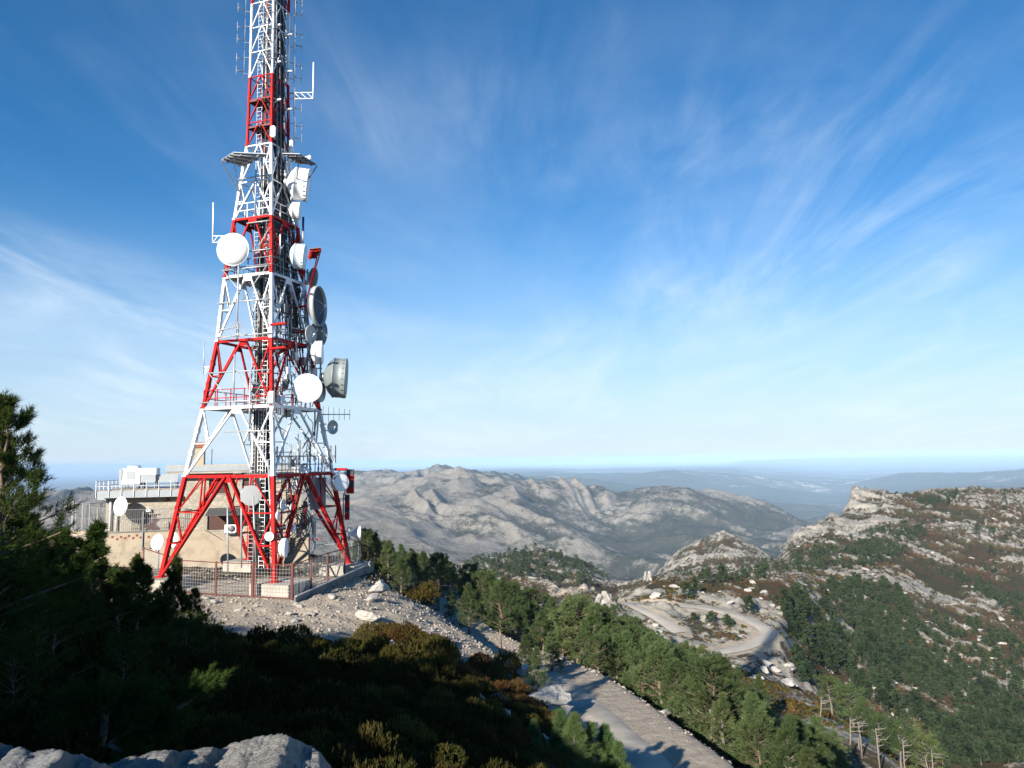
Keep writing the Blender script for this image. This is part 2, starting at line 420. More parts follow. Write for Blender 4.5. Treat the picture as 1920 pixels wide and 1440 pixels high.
def find_ground(px, py, D0=130, D1=900):
    """first point of the far country on the sight line of a pixel"""
    Ds = np.exp(np.linspace(math.log(D0), math.log(D1), 170)); r = ray(px, py)
    k = np.where(far_z(r.x / r.y * Ds, Ds) > r.z / r.y * Ds)[0]
    return None if len(k) == 0 else (r.x / r.y * Ds[k[0]], Ds[k[0]])


def H1(x, y):
    return float(height(np.array([x]), np.array([y]))[0])


# ------------------------------------------------------------------ materials
MATS = {}


def mat(name, col, rough=0.6, metal=0.0, var=0.0, vscale=3.0, bump=0.0, bscale=20.0, spec=0.5, objvar=0.0, col2=None, cscale=4.0, cpos=(0.4, 0.6), coords='Object'):
    m = bpy.data.materials.new(name); m.use_nodes = True
    t = m.node_tree; b = t.nodes['Principled BSDF']
    b.inputs['Roughness'].default_value = rough; b.inputs['Metallic'].default_value = metal
    b.inputs['Specular IOR Level'].default_value = spec
    tc = nn(t, 'ShaderNodeTexCoord')
    rgb = nn(t, 'ShaderNodeRGB'); rgb.outputs[0].default_value = (*col, 1)
    c = rgb.outputs[0]
    if col2 is not None:
        nz = nn(t, 'ShaderNodeTexNoise'); nz.inputs['Scale'].default_value = cscale; nz.inputs['Detail'].default_value = 7; nz.inputs['Roughness'].default_value = 0.62
        L(t, tc.outputs[coords], nz.inputs['Vector'])
        mr = nn(t, 'ShaderNodeMapRange'); mr.inputs['From Min'].default_value = cpos[0]; mr.inputs['From Max'].default_value = cpos[1]
        L(t, nz.outputs[0], mr.inputs[0])
        mx = nn(t, 'ShaderNodeMixRGB'); mx.inputs[2].default_value = (*col2, 1)
        L(t, mr.outputs[0], mx.inputs[0]); L(t, c, mx.inputs[1]); c = mx.outputs[0]
    if var:
        nz = nn(t, 'ShaderNodeTexNoise'); nz.inputs['Scale'].default_value = vscale; nz.inputs['Detail'].default_value = 6; nz.inputs['Roughness'].default_value = 0.65
        L(t, tc.outputs[coords], nz.inputs['Vector'])
        mr = nn(t, 'ShaderNodeMapRange'); mr.inputs['From Min'].default_value = 0.25; mr.inputs['From Max'].default_value = 0.75
        mr.inputs['To Min'].default_value = 1 - var; mr.inputs['To Max'].default_value = 1 + var
        L(t, nz.outputs[0], mr.inputs[0])
        hs = nn(t, 'ShaderNodeHueSaturation'); L(t, mr.outputs[0], hs.inputs['Value']); L(t, c, hs.inputs['Color']); c = hs.outputs[0]
    if objvar:
        oi = nn(t, 'ShaderNodeObjectInfo')
        mr = nn(t, 'ShaderNodeMapRange'); mr.inputs['To Min'].default_value = 1 - objvar; mr.inputs['To Max'].default_value = 1 + objvar
        L(t, oi.outputs['Random'], mr.inputs[0])
        hs = nn(t, 'ShaderNodeHueSaturation'); L(t, mr.outputs[0], hs.inputs['Value']); L(t, c, hs.inputs['Color'])
        mr2 = nn(t, 'ShaderNodeMapRange'); mr2.inputs['To Min'].default_value = 0.5 - objvar * 0.06; mr2.inputs['To Max'].default_value = 0.5 + objvar * 0.06
        ml = nn(t, 'ShaderNodeMath', operation='MULTIPLY'); ml.inputs[1].default_value = 7.31
        fr = nn(t, 'ShaderNodeMath', operation='FRACT'); L(t, oi.outputs['Random'], ml.inputs[0]); L(t, ml.outputs[0], fr.inputs[0]); L(t, fr.outputs[0], mr2.inputs[0])
        L(t, mr2.outputs[0], hs.inputs['Hue']); c = hs.outputs[0]
    L(t, c, b.inputs['Base Color'])
    if bump:
        nz = nn(t, 'ShaderNodeTexNoise'); nz.inputs['Scale'].default_value = bscale; nz.inputs['Detail'].default_value = 8; nz.inputs['Roughness'].default_value = 0.65
        L(t, tc.outputs[coords], nz.inputs['Vector'])
        bp = nn(t, 'ShaderNodeBump'); bp.inputs['Strength'].default_value = min(1.0, bump); bp.inputs['Distance'].default_value = 0.1 * bump
        L(t, nz.outputs[0], bp.inputs['Height']); L(t, bp.outputs[0], b.inputs['Normal'])
    MATS[name] = m
    return m


def ground_mat(name, rockcol, rockcol2, scrubs, nscale, scrub_scale, edge, bump, earthc=((0.50, 0.42, 0.32), (0.38, 0.32, 0.25))):
    """rock and scrub mixed by the mesh attribute 'rock' plus finer noise; 'earth' lays bare pale earth"""
    m = bpy.data.materials.new(name); m.use_nodes = True
    t = m.node_tree; b = t.nodes['Principled BSDF']; b.inputs['Roughness'].default_value = 0.95; b.inputs['Specular IOR Level'].default_value = 0.1
    geo = nn(t, 'ShaderNodeNewGeometry')

    def noise(sc, det=6, rough=0.6, dist=0.0, vec=None):
        n = nn(t, 'ShaderNodeTexNoise'); n.inputs['Scale'].default_value = sc; n.inputs['Detail'].default_value = det; n.inputs['Roughness'].default_value = rough; n.inputs['Distortion'].default_value = dist
        L(t, vec or geo.outputs['Position'], n.inputs['Vector']); return n.outputs[0]

    def rng(s, a, b_, lo=0.0, hi=1.0):
        r = nn(t, 'ShaderNodeMapRange'); r.inputs['From Min'].default_value = a; r.inputs['From Max'].default_value = b_; r.inputs['To Min'].default_value = lo; r.inputs['To Max'].default_value = hi
        L(t, s, r.inputs[0]); return r.outputs[0]

    def mix(f, a, b_):
        n = nn(t, 'ShaderNodeMixRGB')
        L(t, f, n.inputs[0])
        for i, c in ((1, a), (2, b_)):
            if isinstance(c, tuple):
                n.inputs[i].default_value = (*c, 1)
            else:
                L(t, c, n.inputs[i])
        return n.outputs[0]

    def add(a, b_, op='ADD'):
        n = nn(t, 'ShaderNodeMath', operation=op); L(t, a, n.inputs[0])
        if isinstance(b_, (int, float)):
            n.inputs[1].default_value = b_
        else:
            L(t, b_, n.inputs[1])
        return n.outputs[0]
    rk = nn(t, 'ShaderNodeAttribute', attribute_name='rock'); ea = nn(t, 'ShaderNodeAttribute', attribute_name='earth')
    det = add(rng(noise(nscale, 8, 0.68), 0.25, 0.75, -0.42, 0.42), rng(noise(nscale * 6.3, 8, 0.7), 0.25, 0.75, -0.30, 0.30))
    f = rng(add(rk.outputs['Fac'], det), 0.5 - edge, 0.5 + edge)
    rock = mix(rng(noise(nscale * 0.7, 8, 0.7, 0.5), 0.35, 0.65), rockcol, rockcol2)
    s = mix(rng(noise(scrub_scale, 5, 0.6), 0.42, 0.6), scrubs[0], scrubs[1])
    s = mix(rng(noise(scrub_scale * 2.7, 5, 0.65), 0.5, 0.66), s, scrubs[2])
    c = mix(f, s, rock)
    earth = mix(rng(noise(nscale * 1.5, 8, 0.7), 0.3, 0.7), earthc[0], earthc[1])
    fe = rng(add(ea.outputs['Fac'], rng(noise(nscale * 1.3, 7, 0.7), 0.2, 0.8, -0.35, 0.35)), 0.42, 0.58)
    c = mix(fe, c, earth)
    L(t, c, b.inputs['Base Color'])
    bp = nn(t, 'ShaderNodeBump'); bp.inputs['Strength'].default_value = 0.9; bp.inputs['Distance'].default_value = bump
    L(t, noise(nscale * 2.6, 10, 0.75), bp.inputs['Height']); L(t, bp.outputs[0], b.inputs['Normal'])
    MATS[name] = m
    return m


def mesh_np(name, V, Fq, mats, parent=None, smooth_=True, attrs=None, fm=None):
    me = bpy.data.meshes.new(name)
    V = np.asarray(V, np.float32); Fq = np.asarray(Fq, np.int32)
    k = Fq.shape[1]
    me.vertices.add(len(V)); me.vertices.foreach_set('co', V.ravel())
    me.loops.add(Fq.size); me.loops.foreach_set('vertex_index', Fq.ravel())
    me.polygons.add(len(Fq)); me.polygons.foreach_set('loop_start', np.arange(0, Fq.size, k, dtype=np.int32)); me.polygons.foreach_set('loop_total', np.full(len(Fq), k, np.int32))
    if smooth_:
        me.polygons.foreach_set('use_smooth', np.ones(len(Fq), bool))
    if fm is not None:
        me.polygons.foreach_set('material_index', np.asarray(fm, np.int32))
    for mt in (mats if isinstance(mats, (list, tuple)) else [mats]):
        me.materials.append(mt)
    if attrs:
        for kk, vv in attrs.items():
            a = me.attributes.new(kk, 'FLOAT', 'POINT'); a.data.foreach_set('value', np.asarray(vv, np.float32).ravel())
    me.update(calc_edges=True)
    me.validate()
    return me


def link(name, me, parent=None, loc=(0, 0, 0), kind=None, label=None, cat=None, group=None, rot=None, scale=None):
    o = bpy.data.objects.new(name, me); COL.objects.link(o); o.location = loc
    if rot is not None: o.rotation_euler = rot
    if scale is not None: o.scale = scale
    if parent: o.parent = parent
    if kind: o['kind'] = kind
    if label: o['label'] = label
    if cat: o['category'] = cat
    if group: o['group'] = group
    return o


def thing(name, label, cat, loc=(0, 0, 0), rot=None, group=None):
    return link(name, None, None, loc, None, label, cat, group, rot)


def grid_faces(nr, nc):
    i = np.arange(nr - 1)[:, None] * nc + np.arange(nc - 1)[None]
    return np.stack([i, i + 1, i + nc + 1, i + nc], -1).reshape(-1, 4)


SCRUB = [(0.088, 0.053, 0.026), (0.060, 0.054, 0.026), (0.036, 0.044, 0.020)]
mat_near = ground_mat('hillside_ground', (0.46, 0.42, 0.36), (0.34, 0.31, 0.27), [(0.085, 0.06, 0.033), (0.06, 0.052, 0.027), (0.14, 0.115, 0.08)], 1.3, 0.5, 0.10, 0.16, ((0.46, 0.395, 0.315), (0.31, 0.26, 0.205)))
mat_mid = ground_mat('slope_ground', (0.40, 0.37, 0.315), (0.25, 0.23, 0.195), SCRUB, 0.20, 0.045, 0.10, 1.1)
mat_mtn = ground_mat('mountain_ground', (0.33, 0.295, 0.245), (0.19, 0.17, 0.14), [(0.060, 0.058, 0.036), (0.034, 0.039, 0.022), (0.085, 0.078, 0.055)], 0.030, 0.008, 0.16, 14.0)
mat_plain = ground_mat('plain_ground', (0.42, 0.37, 0.30), (0.30, 0.28, 0.22), [(0.065, 0.075, 0.045), (0.05, 0.06, 0.04), (0.09, 0.085, 0.06)], 0.0030, 0.0009, 0.07, 20.0)


def terrain():
    # near: the summit slope, the pad and the road bench
    xs = np.concatenate([np.linspace(-95, -45, 60, endpoint=False), np.linspace(-45, 48, 330, endpoint=False), np.linspace(48, 120, 90)])
    ys = np.concatenate([np.linspace(-50, -6, 60, endpoint=False), np.linspace(-6, 62, 260, endpoint=False), np.linspace(62, 118.6, 130)])
    X, Y = np.meshgrid(xs, ys)
    Z = height(X, Y)
    d, _ = near_line(X, Y, ROADC)
    lx = (X - TX) * math.cos(-TROT) - (Y - TY) * math.sin(-TROT); ly = (X - TX) * math.sin(-TROT) + (Y - TY) * math.cos(-TROT)
    padm = smooth(7.0, 1.0, np.maximum(np.maximum(np.abs(lx - 1) - 6, np.abs(ly - 0) - 10), 0))
    # the scree skirt in front of the fence
    skirt = smooth(9, 2, np.hypot(np.maximum(np.abs(X + 9) - 8, 0), np.maximum(np.abs(Y - 41) - 4.5, 0)))
    earth = np.maximum(np.maximum(smooth(2.8, 1.7, d), padm * 0.26), skirt * 1.1)
    rock = 0.22 - 0.25 * padm + 0.55 * fbm(X * 0.09, Y * 0.09, 4) + 0.25 * smooth(70, 110, Y) + 0.30 * smooth(0.30, 0.42, X / np.maximum(Y, 5)) * smooth(45, 75, Y)
    link('hillside', mesh_np('hillside', np.stack([X, Y, Z], -1).reshape(-1, 3), grid_faces(*X.shape), mat_near, attrs={'rock': rock, 'earth': earth}), kind='structure')

    def frustum(name, y0, y1, nr, nc, material, rockf, t0=-1.05, t1=1.05):
        ya = np.exp(np.linspace(math.log(y0), math.log(y1), nr)); tt = np.linspace(t0, t1, nc)
        T, Yy = np.meshgrid(tt, ya); Xx = T * Yy
        Zz = height(Xx, Yy)
        rk, ea = rockf(Xx, Yy, Zz)
        link(name, mesh_np(name, np.stack([Xx, Yy, Zz], -1).reshape(-1, 3), grid_faces(nr, nc), material, attrs={'rock': rk, 'earth': ea}), kind='structure')

    def rf_mid(x, y, z):
        rm = rock_mask_mid(x, y)
        gx = np.gradient(z, axis=0) / np.maximum(np.gradient(y, axis=0), 1e-6)
        steep = smooth(0.75, 1.6, np.abs(gx))
        d, _ = near_line(x, y, SWC)
        sw = smooth(50, 10, d)
        cliff = smooth(520, 570, y) * smooth(800, 720, y) * smooth(0.345, 0.37, x / y) * smooth(0.52, 0.46, x / y)
        cone = smooth(820, 900, y) * smooth(1300, 1100, y)
        hill4 = smooth(380, 480, y) * smooth(0.16, 0.12, x / y)
        r = 0.12 + 1.25 * np.clip(rm + 0.02, -0.3, 0.6) + 0.45 * steep + 0.62 * sw + 0.42 * cliff + 0.16 * cone - 0.35 * hill4 * smooth(-.2, .4, -rm)
        fld = smooth(420, 470, y) * smooth(560, 500, y) * smooth(0.02, 0.05, x / y) * smooth(0.13, 0.10, x / y)
        e = smooth(6.0, 2.5, d + 2.5 * fbm(x * .1, y * .1, 3)) + 0.55 * fld
        return np.clip(r, 0, 1.2), e

    def rf_far(x, y, z):
        gx, gy = np.gradient(z, axis=1) / np.maximum(np.gradient(x, axis=1), 1e-6), np.gradient(z, axis=0) / np.maximum(np.gradient(y, axis=0), 1e-6)
        low = smooth(-430, -170, z); left = smooth(0.05, -0.12, x / y); steep = smooth(0.25, 0.8, np.hypot(gx, gy))
        patch = fbm(x * 0.0016 + y * 0.0007, y * 0.0022, 5, 0.62)
        rk = -0.22 + 0.45 * mtn_gully(x, y) + 0.42 * low + 0.22 * steep + 0.85 * patch + 0.30 * left - 0.45 * smooth(4300, 4900, y)
        return np.clip(rk, 0, 1.1), np.zeros_like(x)

    def rf_plain(x, y, z):
        rk = 0.16 + 0.8 * fbm(x * 0.0007, y * 0.0004, 5, 0.65) - 0.10 * smooth(20000, 50000, y)
        return np.clip(rk, 0, 1), np.zeros_like(x)
    frustum('ridge_slope', 117.5, 1560, 620, 900, mat_mid, rf_mid)
    frustum('mountains', 1535, 7600, 380, 1100, mat_mtn, rf_far)
    frustum('plain', 7500, 108000, 200, 420, mat_plain, rf_plain)


terrain()


# ------------------------------------------------------------------ mesh building
class MB:
    def __init__(s):
        s.v = []; s.f = []; s.m = []; s.sm = []

    def add(s, vs, fs, mi=0, sm=False):
        n = len(s.v)
        s.v += [tuple(v) for v in vs]
        for f in fs:
            s.f.append(tuple(i + n for i in f)); s.m.append(mi); s.sm.append(sm)
        return s

    def box(s, c, size, R=None, mi=0):
        x, y, z = [q / 2 for q in size]
        R = R or Matrix.Identity(3)
        c = Vector(c)
        vs = [c + R @ Vector((a * x, b * y, d * z)) for a in (-1, 1) for b in (-1, 1) for d in (-1, 1)]
        return s.add(vs, [(0, 1, 3, 2), (4, 6, 7, 5), (0, 4, 5, 1), (2, 3, 7, 6), (0, 2, 6, 4), (1, 5, 7, 3)], mi)

    def beam(s, a, b, w, h=None, up=(0, 0, 1), mi=0):
        a, b = Vector(a), Vector(b); h = h or w
        d = (b - a).normalized(); u = Vector(up)
        if abs(d.dot(u)) > 0.97: u = Vector((1, 0, 0))
        x = d.cross(u).normalized(); y = x.cross(d)
        vs = [p + x * (i * w / 2) + y * (j * h / 2) for p in (a, b) for i, j in ((-1, -1), (1, -1), (1, 1), (-1, 1))]
        return s.add(vs, [(0, 1, 2, 3), (7, 6, 5, 4), (0, 4, 5, 1), (1, 5, 6, 2), (2, 6, 7, 3), (3, 7, 4, 0)], mi)

    def tube(s, pts, r, n=6, mi=0, cap=True):
        pts = [Vector(p) for p in pts]
        rs = r if isinstance(r, (list, tuple)) else [r] * len(pts)
        base = []; ref = None
        for i, p in enumerate(pts):
            d = (pts[min(i + 1, len(pts) - 1)] - pts[max(i - 1, 0)]).normalized()
            if ref is None:
                ref = Vector((0, 0, 1)) if abs(d.z) < 0.9 else Vector((1, 0, 0))
            x = d.cross(ref)
            if x.length < 1e-5:
                x = d.orthogonal()
            x.normalize(); y = x.cross(d); ref = -d.cross(x)
            ref = y
            base += [p + (x * math.cos(2 * math.pi * k / n) + y * math.sin(2 * math.pi * k / n)) * rs[i] for k in range(n)]
        fs = [(i * n + k, i * n + (k + 1) % n, (i + 1) * n + (k + 1) % n, (i + 1) * n + k) for i in range(len(pts) - 1) for k in range(n)]
        if cap:
            fs += [tuple(range(n))[::-1], tuple((len(pts) - 1) * n + k for k in range(n))]
        return s.add(base, fs, mi, True)

    def lathe(s, c, d, prof, n=28, mi=0, sm=True, up=None):
        c, d = Vector(c), Vector(d).normalized()
        u = (up or Vector((0, 0, 1))); x = d.cross(u)
        x = x.normalized() if x.length > 1e-4 else d.orthogonal().normalized(); y = x.cross(d)
        vs = []; idx = []
        for a, r in prof:
            if r < 1e-6:
                idx.append([len(vs)] * n); vs.append(c + d * a)
            else:
                idx.append(list(range(len(vs), len(vs) + n)))
                vs += [c + d * a + (x * math.cos(2 * math.pi * k / n) + y * math.sin(2 * math.pi * k / n)) * r for k in range(n)]
        fs = []
        for i in range(len(prof) - 1):
            for k in range(n):
                q = [idx[i][k], idx[i][(k + 1) % n], idx[i + 1][(k + 1) % n], idx[i + 1][k]]
                q2 = []
                for e in q:
                    if e not in q2: q2.append(e)
                if len(q2) > 2: fs.append(tuple(q2))
        return s.add(vs, fs, mi, sm)

    def mesh(s, name, mats, off=None):
        me = bpy.data.meshes.new(name)
        vs = s.v if off is None else [(a - off[0], b - off[1], c - off[2]) for a, b, c in s.v]
        me.from_pydata(vs, [], s.f)
        for m in (mats if isinstance(mats, (list, tuple)) else [mats]): me.materials.append(m)
        me.polygons.foreach_set('material_index', s.m); me.polygons.foreach_set('use_smooth', s.sm)
        me.update()
        return me

    def build(s, name, mats, parent=None, world=True, **kw):
        """world=True: vertices are world points and the parent is an unrotated Empty"""
        off = None
        if parent is not None and world:
            off = Vector(parent.location)
            if parent.parent: off = off + parent.parent.location
        return link(name, s.mesh(name, mats, off), parent, **kw)


M_RED = mat('red_paint', (0.46, 0.009, 0.008), 0.6, var=0.22, vscale=1.3, col2=(0.33, 0.012, 0.010), cscale=0.9, spec=0.15)
M_WHT = mat('white_paint', (0.80, 0.80, 0.79), 0.5, var=0.07, vscale=1.5, col2=(0.50, 0.44, 0.37), cscale=1.6, cpos=(0.56, 0.80))
M_BARS = mat('grey_fence_steel', (0.20, 0.205, 0.21), 0.6, 0.2, var=0.15)
M_GALV = mat('galvanised_steel', (0.42, 0.43, 0.44), 0.5, 0.35, var=0.15, vscale=2.0)
M_DGREY = mat('dark_steel', (0.16, 0.165, 0.175), 0.55, 0.3, var=0.2, vscale=2.0)
M_BLACK = mat('black_cable', (0.018, 0.018, 0.020), 0.55)
M_DISHW = mat('white_fibreglass', (0.82, 0.82, 0.81), 0.42, var=0.04, vscale=1.2)
M_DISHG = mat('grey_fibreglass', (0.42, 0.43, 0.425), 0.5, var=0.06, vscale=1.5)
M_DISHB = mat('pale_blue_fibreglass', (0.60, 0.70, 0.74), 0.5, var=0.05, vscale=1.5)
M_DISHD = mat('grey_green_steel', (0.22, 0.25, 0.25), 0.55, 0.2, var=0.12, vscale=1.0)
M_DISHSHADE = mat('shade_dark_steel', (0.075, 0.09, 0.115), 0.6, var=0.1)  # the bowl's shade is put into this dark colour
M_MAROON = mat('maroon_paint', (0.115, 0.026, 0.020), 0.55, var=0.2, vscale=2.0)
M_CONC = mat('concrete', (0.42, 0.385, 0.33), 0.92, var=0.16, vscale=1.6, bump=0.3, bscale=14, col2=(0.30, 0.28, 0.24), cscale=0.7, spec=0.2)
M_REND = mat('beige_render', (0.40, 0.335, 0.25), 0.95, var=0.07, vscale=0.8, bump=0.12, bscale=8, col2=(0.25, 0.21, 0.16), cscale=1.3, cpos=(0.5, 0.72), spec=0.15)
M_BROWN = mat('brown_shutter', (0.075, 0.032, 0.024), 0.7, var=0.2, vscale=2.5)
M_TERRA = mat('terracotta', (0.27, 0.09, 0.045), 0.85, var=0.2, vscale=4)
M_GRAVEL = mat('roof_gravel', (0.46, 0.41, 0.34), 0.95, var=0.3, vscale=7, bump=0.8, bscale=18, spec=0.1)
M_ZINC = mat('zinc_sheet', (0.36, 0.39, 0.41), 0.45, 0.3, var=0.1, vscale=1.5)
M_ROOFD = mat('dark_roof_felt', (0.07, 0.07, 0.075), 0.8, var=0.15)
M_PVC = mat('white_pipe', (0.78, 0.78, 0.76), 0.4)


def stone_mat():
    m = bpy.data.materials.new('stone_masonry'); m.use_nodes = True
    t = m.node_tree; b = t.nodes['Principled BSDF']; b.inputs['Roughness'].default_value = 0.93; b.inputs['Specular IOR Level'].default_value = 0.15
    g = nn(t, 'ShaderNodeNewGeometry')
    mp = nn(t, 'ShaderNodeMapping'); mp.inputs['Scale'].default_value = (2.5, 2.5, 3.4); L(t, g.outputs['Position'], mp.inputs[0])
    v = nn(t, 'ShaderNodeTexVoronoi', feature='DISTANCE_TO_EDGE'); v.inputs['Scale'].default_value = 1.0; L(t, mp.outputs[0], v.inputs['Vector'])
    v2 = nn(t, 'ShaderNodeTexVoronoi'); v2.inputs['Scale'].default_value = 1.0; L(t, mp.outputs[0], v2.inputs['Vector'])
    r = nn(t, 'ShaderNodeMapRange'); r.inputs['From Min'].default_value = 0.01; r.inputs['From Max'].default_value = 0.07; L(t, v.outputs['Distance'], r.inputs[0])
    sx = nn(t, 'ShaderNodeSeparateColor'); L(t, v2.outputs['Color'], sx.inputs[0])
    mr = nn(t, 'ShaderNodeMapRange'); mr.inputs['To Min'].default_value = 0.82; mr.inputs['To Max'].default_value = 1.1; L(t, sx.outputs[0], mr.inputs[0])
    hs = nn(t, 'ShaderNodeHueSaturation'); hs.inputs['Color'].default_value = (0.39, 0.35, 0.285, 1); L(t, mr.outputs[0], hs.inputs['Value'])
    mx = nn(t, 'ShaderNodeMixRGB'); mx.inputs[1].default_value = (0.32, 0.285, 0.23, 1); L(t, r.outputs[0], mx.inputs[0]); L(t, hs.outputs[0], mx.inputs[2])
    L(t, mx.outputs[0], b.inputs['Base Color'])
    bp = nn(t, 'ShaderNodeBump'); bp.inputs['Strength'].default_value = 0.6; bp.inputs['Distance'].default_value = 0.03; L(t, r.outputs[0], bp.inputs['Height']); L(t, bp.outputs[0], b.inputs['Normal'])
    return m


M_STONE = stone_mat()

# ------------------------------------------------------------------ the lattice tower
TB = Vector((TX, TY, -7.0))
ZL = [0, 6.2, 10.58, 15.03, 19.41, 23.43, 28.75, 33.76, 39.21, 44.6]
WL = [4.19, 3.32, 2.64, 2.11, 1.84, 1.48, 0.98, 0.91, 0.89, 0.88]
CSG = [(-1, -1), (1, -1), (1, 1), (-1, 1)]      # left, front, right, back corner
TR = Matrix.Rotation(TROT, 3, 'Z')


def tw(p):
    return TB + TR @ Vector(p)


def wat(z):
    return float(np.interp(z, ZL, WL))


def corner(c, z, k=1.0):
    w = wat(z) * k
    return Vector((CSG[c][0] * w, CSG[c][1] * w, z))


def lerp(a, b, t):
    return a + (b - a) * t


tower = thing('lattice_tower', 'tall red and white steel lattice mast crowded with antennas on concrete footings', 'tower', TB, (0, 0, TROT))


def tpart(name, mb, m, parent):
    return link(name, mb.mesh(name, m), parent)


def face_n(c):
    a, b = Vector(CSG[c]), Vector(CSG[(c + 1) % 4])
    n = (a + b); return Vector((n.x, n.y, 0)).normalized()


def build_tower():
    for k in range(9):
        red = k % 2 == 0
        m = M_RED if red else M_WHT
        z0, z1 = ZL[k], ZL[k + 1]
        sec = link('red_section' if red else 'white_section', None, tower)
        sec['label'] = ('lowest splayed ' if k == 0 else '') + ('red' if red else 'white') + ' painted lattice section of the mast'
        lw = [0.24, 0.22, 0.215, 0.20, 0.19, 0.17, 0.145, 0.135, 0.13][k]
        bw = [0.13, 0.12, 0.115, 0.105, 0.095, 0.085, 0.058, 0.055, 0.055][k]
        sw = [0.08, 0.07, 0.065, 0.06, 0.055, 0.05, 0.045, 0.04, 0.04][k]
        for c in range(4):
            a, b = corner(c, z0), corner(c, z1)
            mb = MB().beam(a, b, lw, lw, (CSG[c][0], 0, 0))
            if k == 0:
                mb.box(a + Vector((0, 0, 0.03)), (0.62, 0.62, 0.06))
            else:
                mb.box(lerp(a, b, 0.0) + Vector((0, 0, 0.05)), (lw * 1.35, lw * 1.35, 0.1))
            # bolted splice plates
            for t in (0.35, 0.68):
                mb.box(lerp(a, b, t), (lw * 1.12, lw * 1.12, 0.34))
            if c in (0, 1, 2) and k < 6:      # step bolts
                o = Vector((CSG[c][0], CSG[c][1], 0)).normalized()
                for t in np.arange(0.04, 0.97, 0.42 / (z1 - z0)):
                    p = lerp(a, b, float(t)); mb.beam(p, p + o.cross(Vector((0, 0, 1))) * (lw * 0.5 + 0.14), 0.025)
            tpart('leg', mb, m, sec)
        npan = 1 if k < 5 else (2 if k == 5 else 3)
        for c in range(4):
            n = face_n(c)
            for p in range(npan):
                za, zb = lerp(z0, z1, p / npan), lerp(z0, z1, (p + 1) / npan)
                A, B = corner(c, za), corner((c + 1) % 4, za); C, D_ = corner(c, zb), corner((c + 1) % 4, zb)
                g = MB().beam(C, D_, bw * 0.95, bw * (1.5 if k < 5 else 1.0), (0, 0, 1))
                tpart('girder', g, m, sec)
                top = (C + D_) / 2
                gap = (D_ - C).normalized() * 0.16
                if k < 5:
                    tpart('gusset_plate', MB().box(top - Vector((0, 0, 0.18)) + n * 0.02, (0.66, 0.05, 0.42), Matrix.Rotation(math.atan2(gap.y, gap.x), 3, 'Z')), m, sec)
                for e, s_ in ((A, -1), (B, 1)):
                    t_ = top + gap * s_ * (1 if k < 5 else 0.3)
                    if k == 0:      # twin chords of the splayed base
                        off = n * 0.11
                        mb = MB().beam(t_ + off, e + off * 0.4, bw, bw, n); mb.beam(t_ - off * 1.2, e - off * 0.6, bw * 0.7, bw * 0.7, n)
                        for q in np.linspace(0.08, 0.9, 9):
                            pq = lerp(t_, e, float(q)); mb.beam(pq + off, pq - off * 1.2, 0.07, 0.05)
                    else:
                        mb = MB().beam(t_, e, bw, bw, n)
                    tpart('brace', mb, m, sec)
                    legtop = C if s_ < 0 else D_
                    if k == 0:
                        q1, q2 = 0.36, 0.67
                        d1, d2 = lerp(t_, e, q1), lerp(t_, e, q2); l1, l2 = lerp(legtop, e, q1), lerp(legtop, e, q2)
                        for a_, b_ in ((d1, l1), (d2, l2), (l1, d2)):
                            tpart('strut', MB().beam(a_, b_, sw, sw, n), m, sec)
                        hz = lerp(t_, legtop, 0.5)
                        tpart('strut', MB().beam(hz, d1, sw, sw, n), m, sec); tpart('strut', MB().beam(hz, l1, sw * 0.8, sw * 0.8, n), m, sec)
                    elif k < 6:
                        dm = lerp(t_, e, 0.52); lm = lerp(legtop, e, 0.52)
                        tpart('strut', MB().beam(legtop, dm, sw * 1.25, sw * 1.25, n), m, sec)
                        tpart('strut', MB().beam(lm, dm, sw, sw, n), m, sec)
            if k >= 5:
                pass
        # plan bracing
        zt = z1 - 0.05
        pb = MB()
        for c in range(4):
            a = (corner(c, zt) + corner((c + 1) % 4, zt)) / 2; b = (corner((c + 1) % 4, zt) + corner((c + 2) % 4, zt)) / 2
            pb.beam(a, b, sw, sw)
        tpart('plan_bracing', pb, m, sec)


build_tower()


def plate(parent, name, pts, th, m, ribs=0, ribm=None):
    """flat slab from a corner loop in tower coordinates"""
    mb = MB(); n = len(pts)
    vs = [Vector(p) for p in pts] + [Vector(p) - Vector((0, 0, th)) for p in pts]
    mb.add(vs, [tuple(range(n)), tuple(range(2 * n - 1, n - 1, -1))] + [(i, i + n, (i + 1) % n + n, (i + 1) % n) for i in range(n)])
    return tpart(name, mb, m, parent)


def railing(parent, pts, h, m, posts=1.0, rails=2, name='railing', r=0.028):
    mb = MB()
    for a, b in zip(pts[:-1], pts[1:]):
        a, b = Vector(a), Vector(b)
        for q in range(1, rails + 1):
            mb.beam(a + Vector((0, 0, h * q / rails)), b + Vector((0, 0, h * q / rails)), r * 1.8)
        n = max(1, int((b - a).length / posts))
        for i in range(n + 1):
            p = lerp(a, b, i / n); mb.beam(p, p + Vector((0, 0, h)), r * 1.8)
    return tpart(name, mb, m, parent)


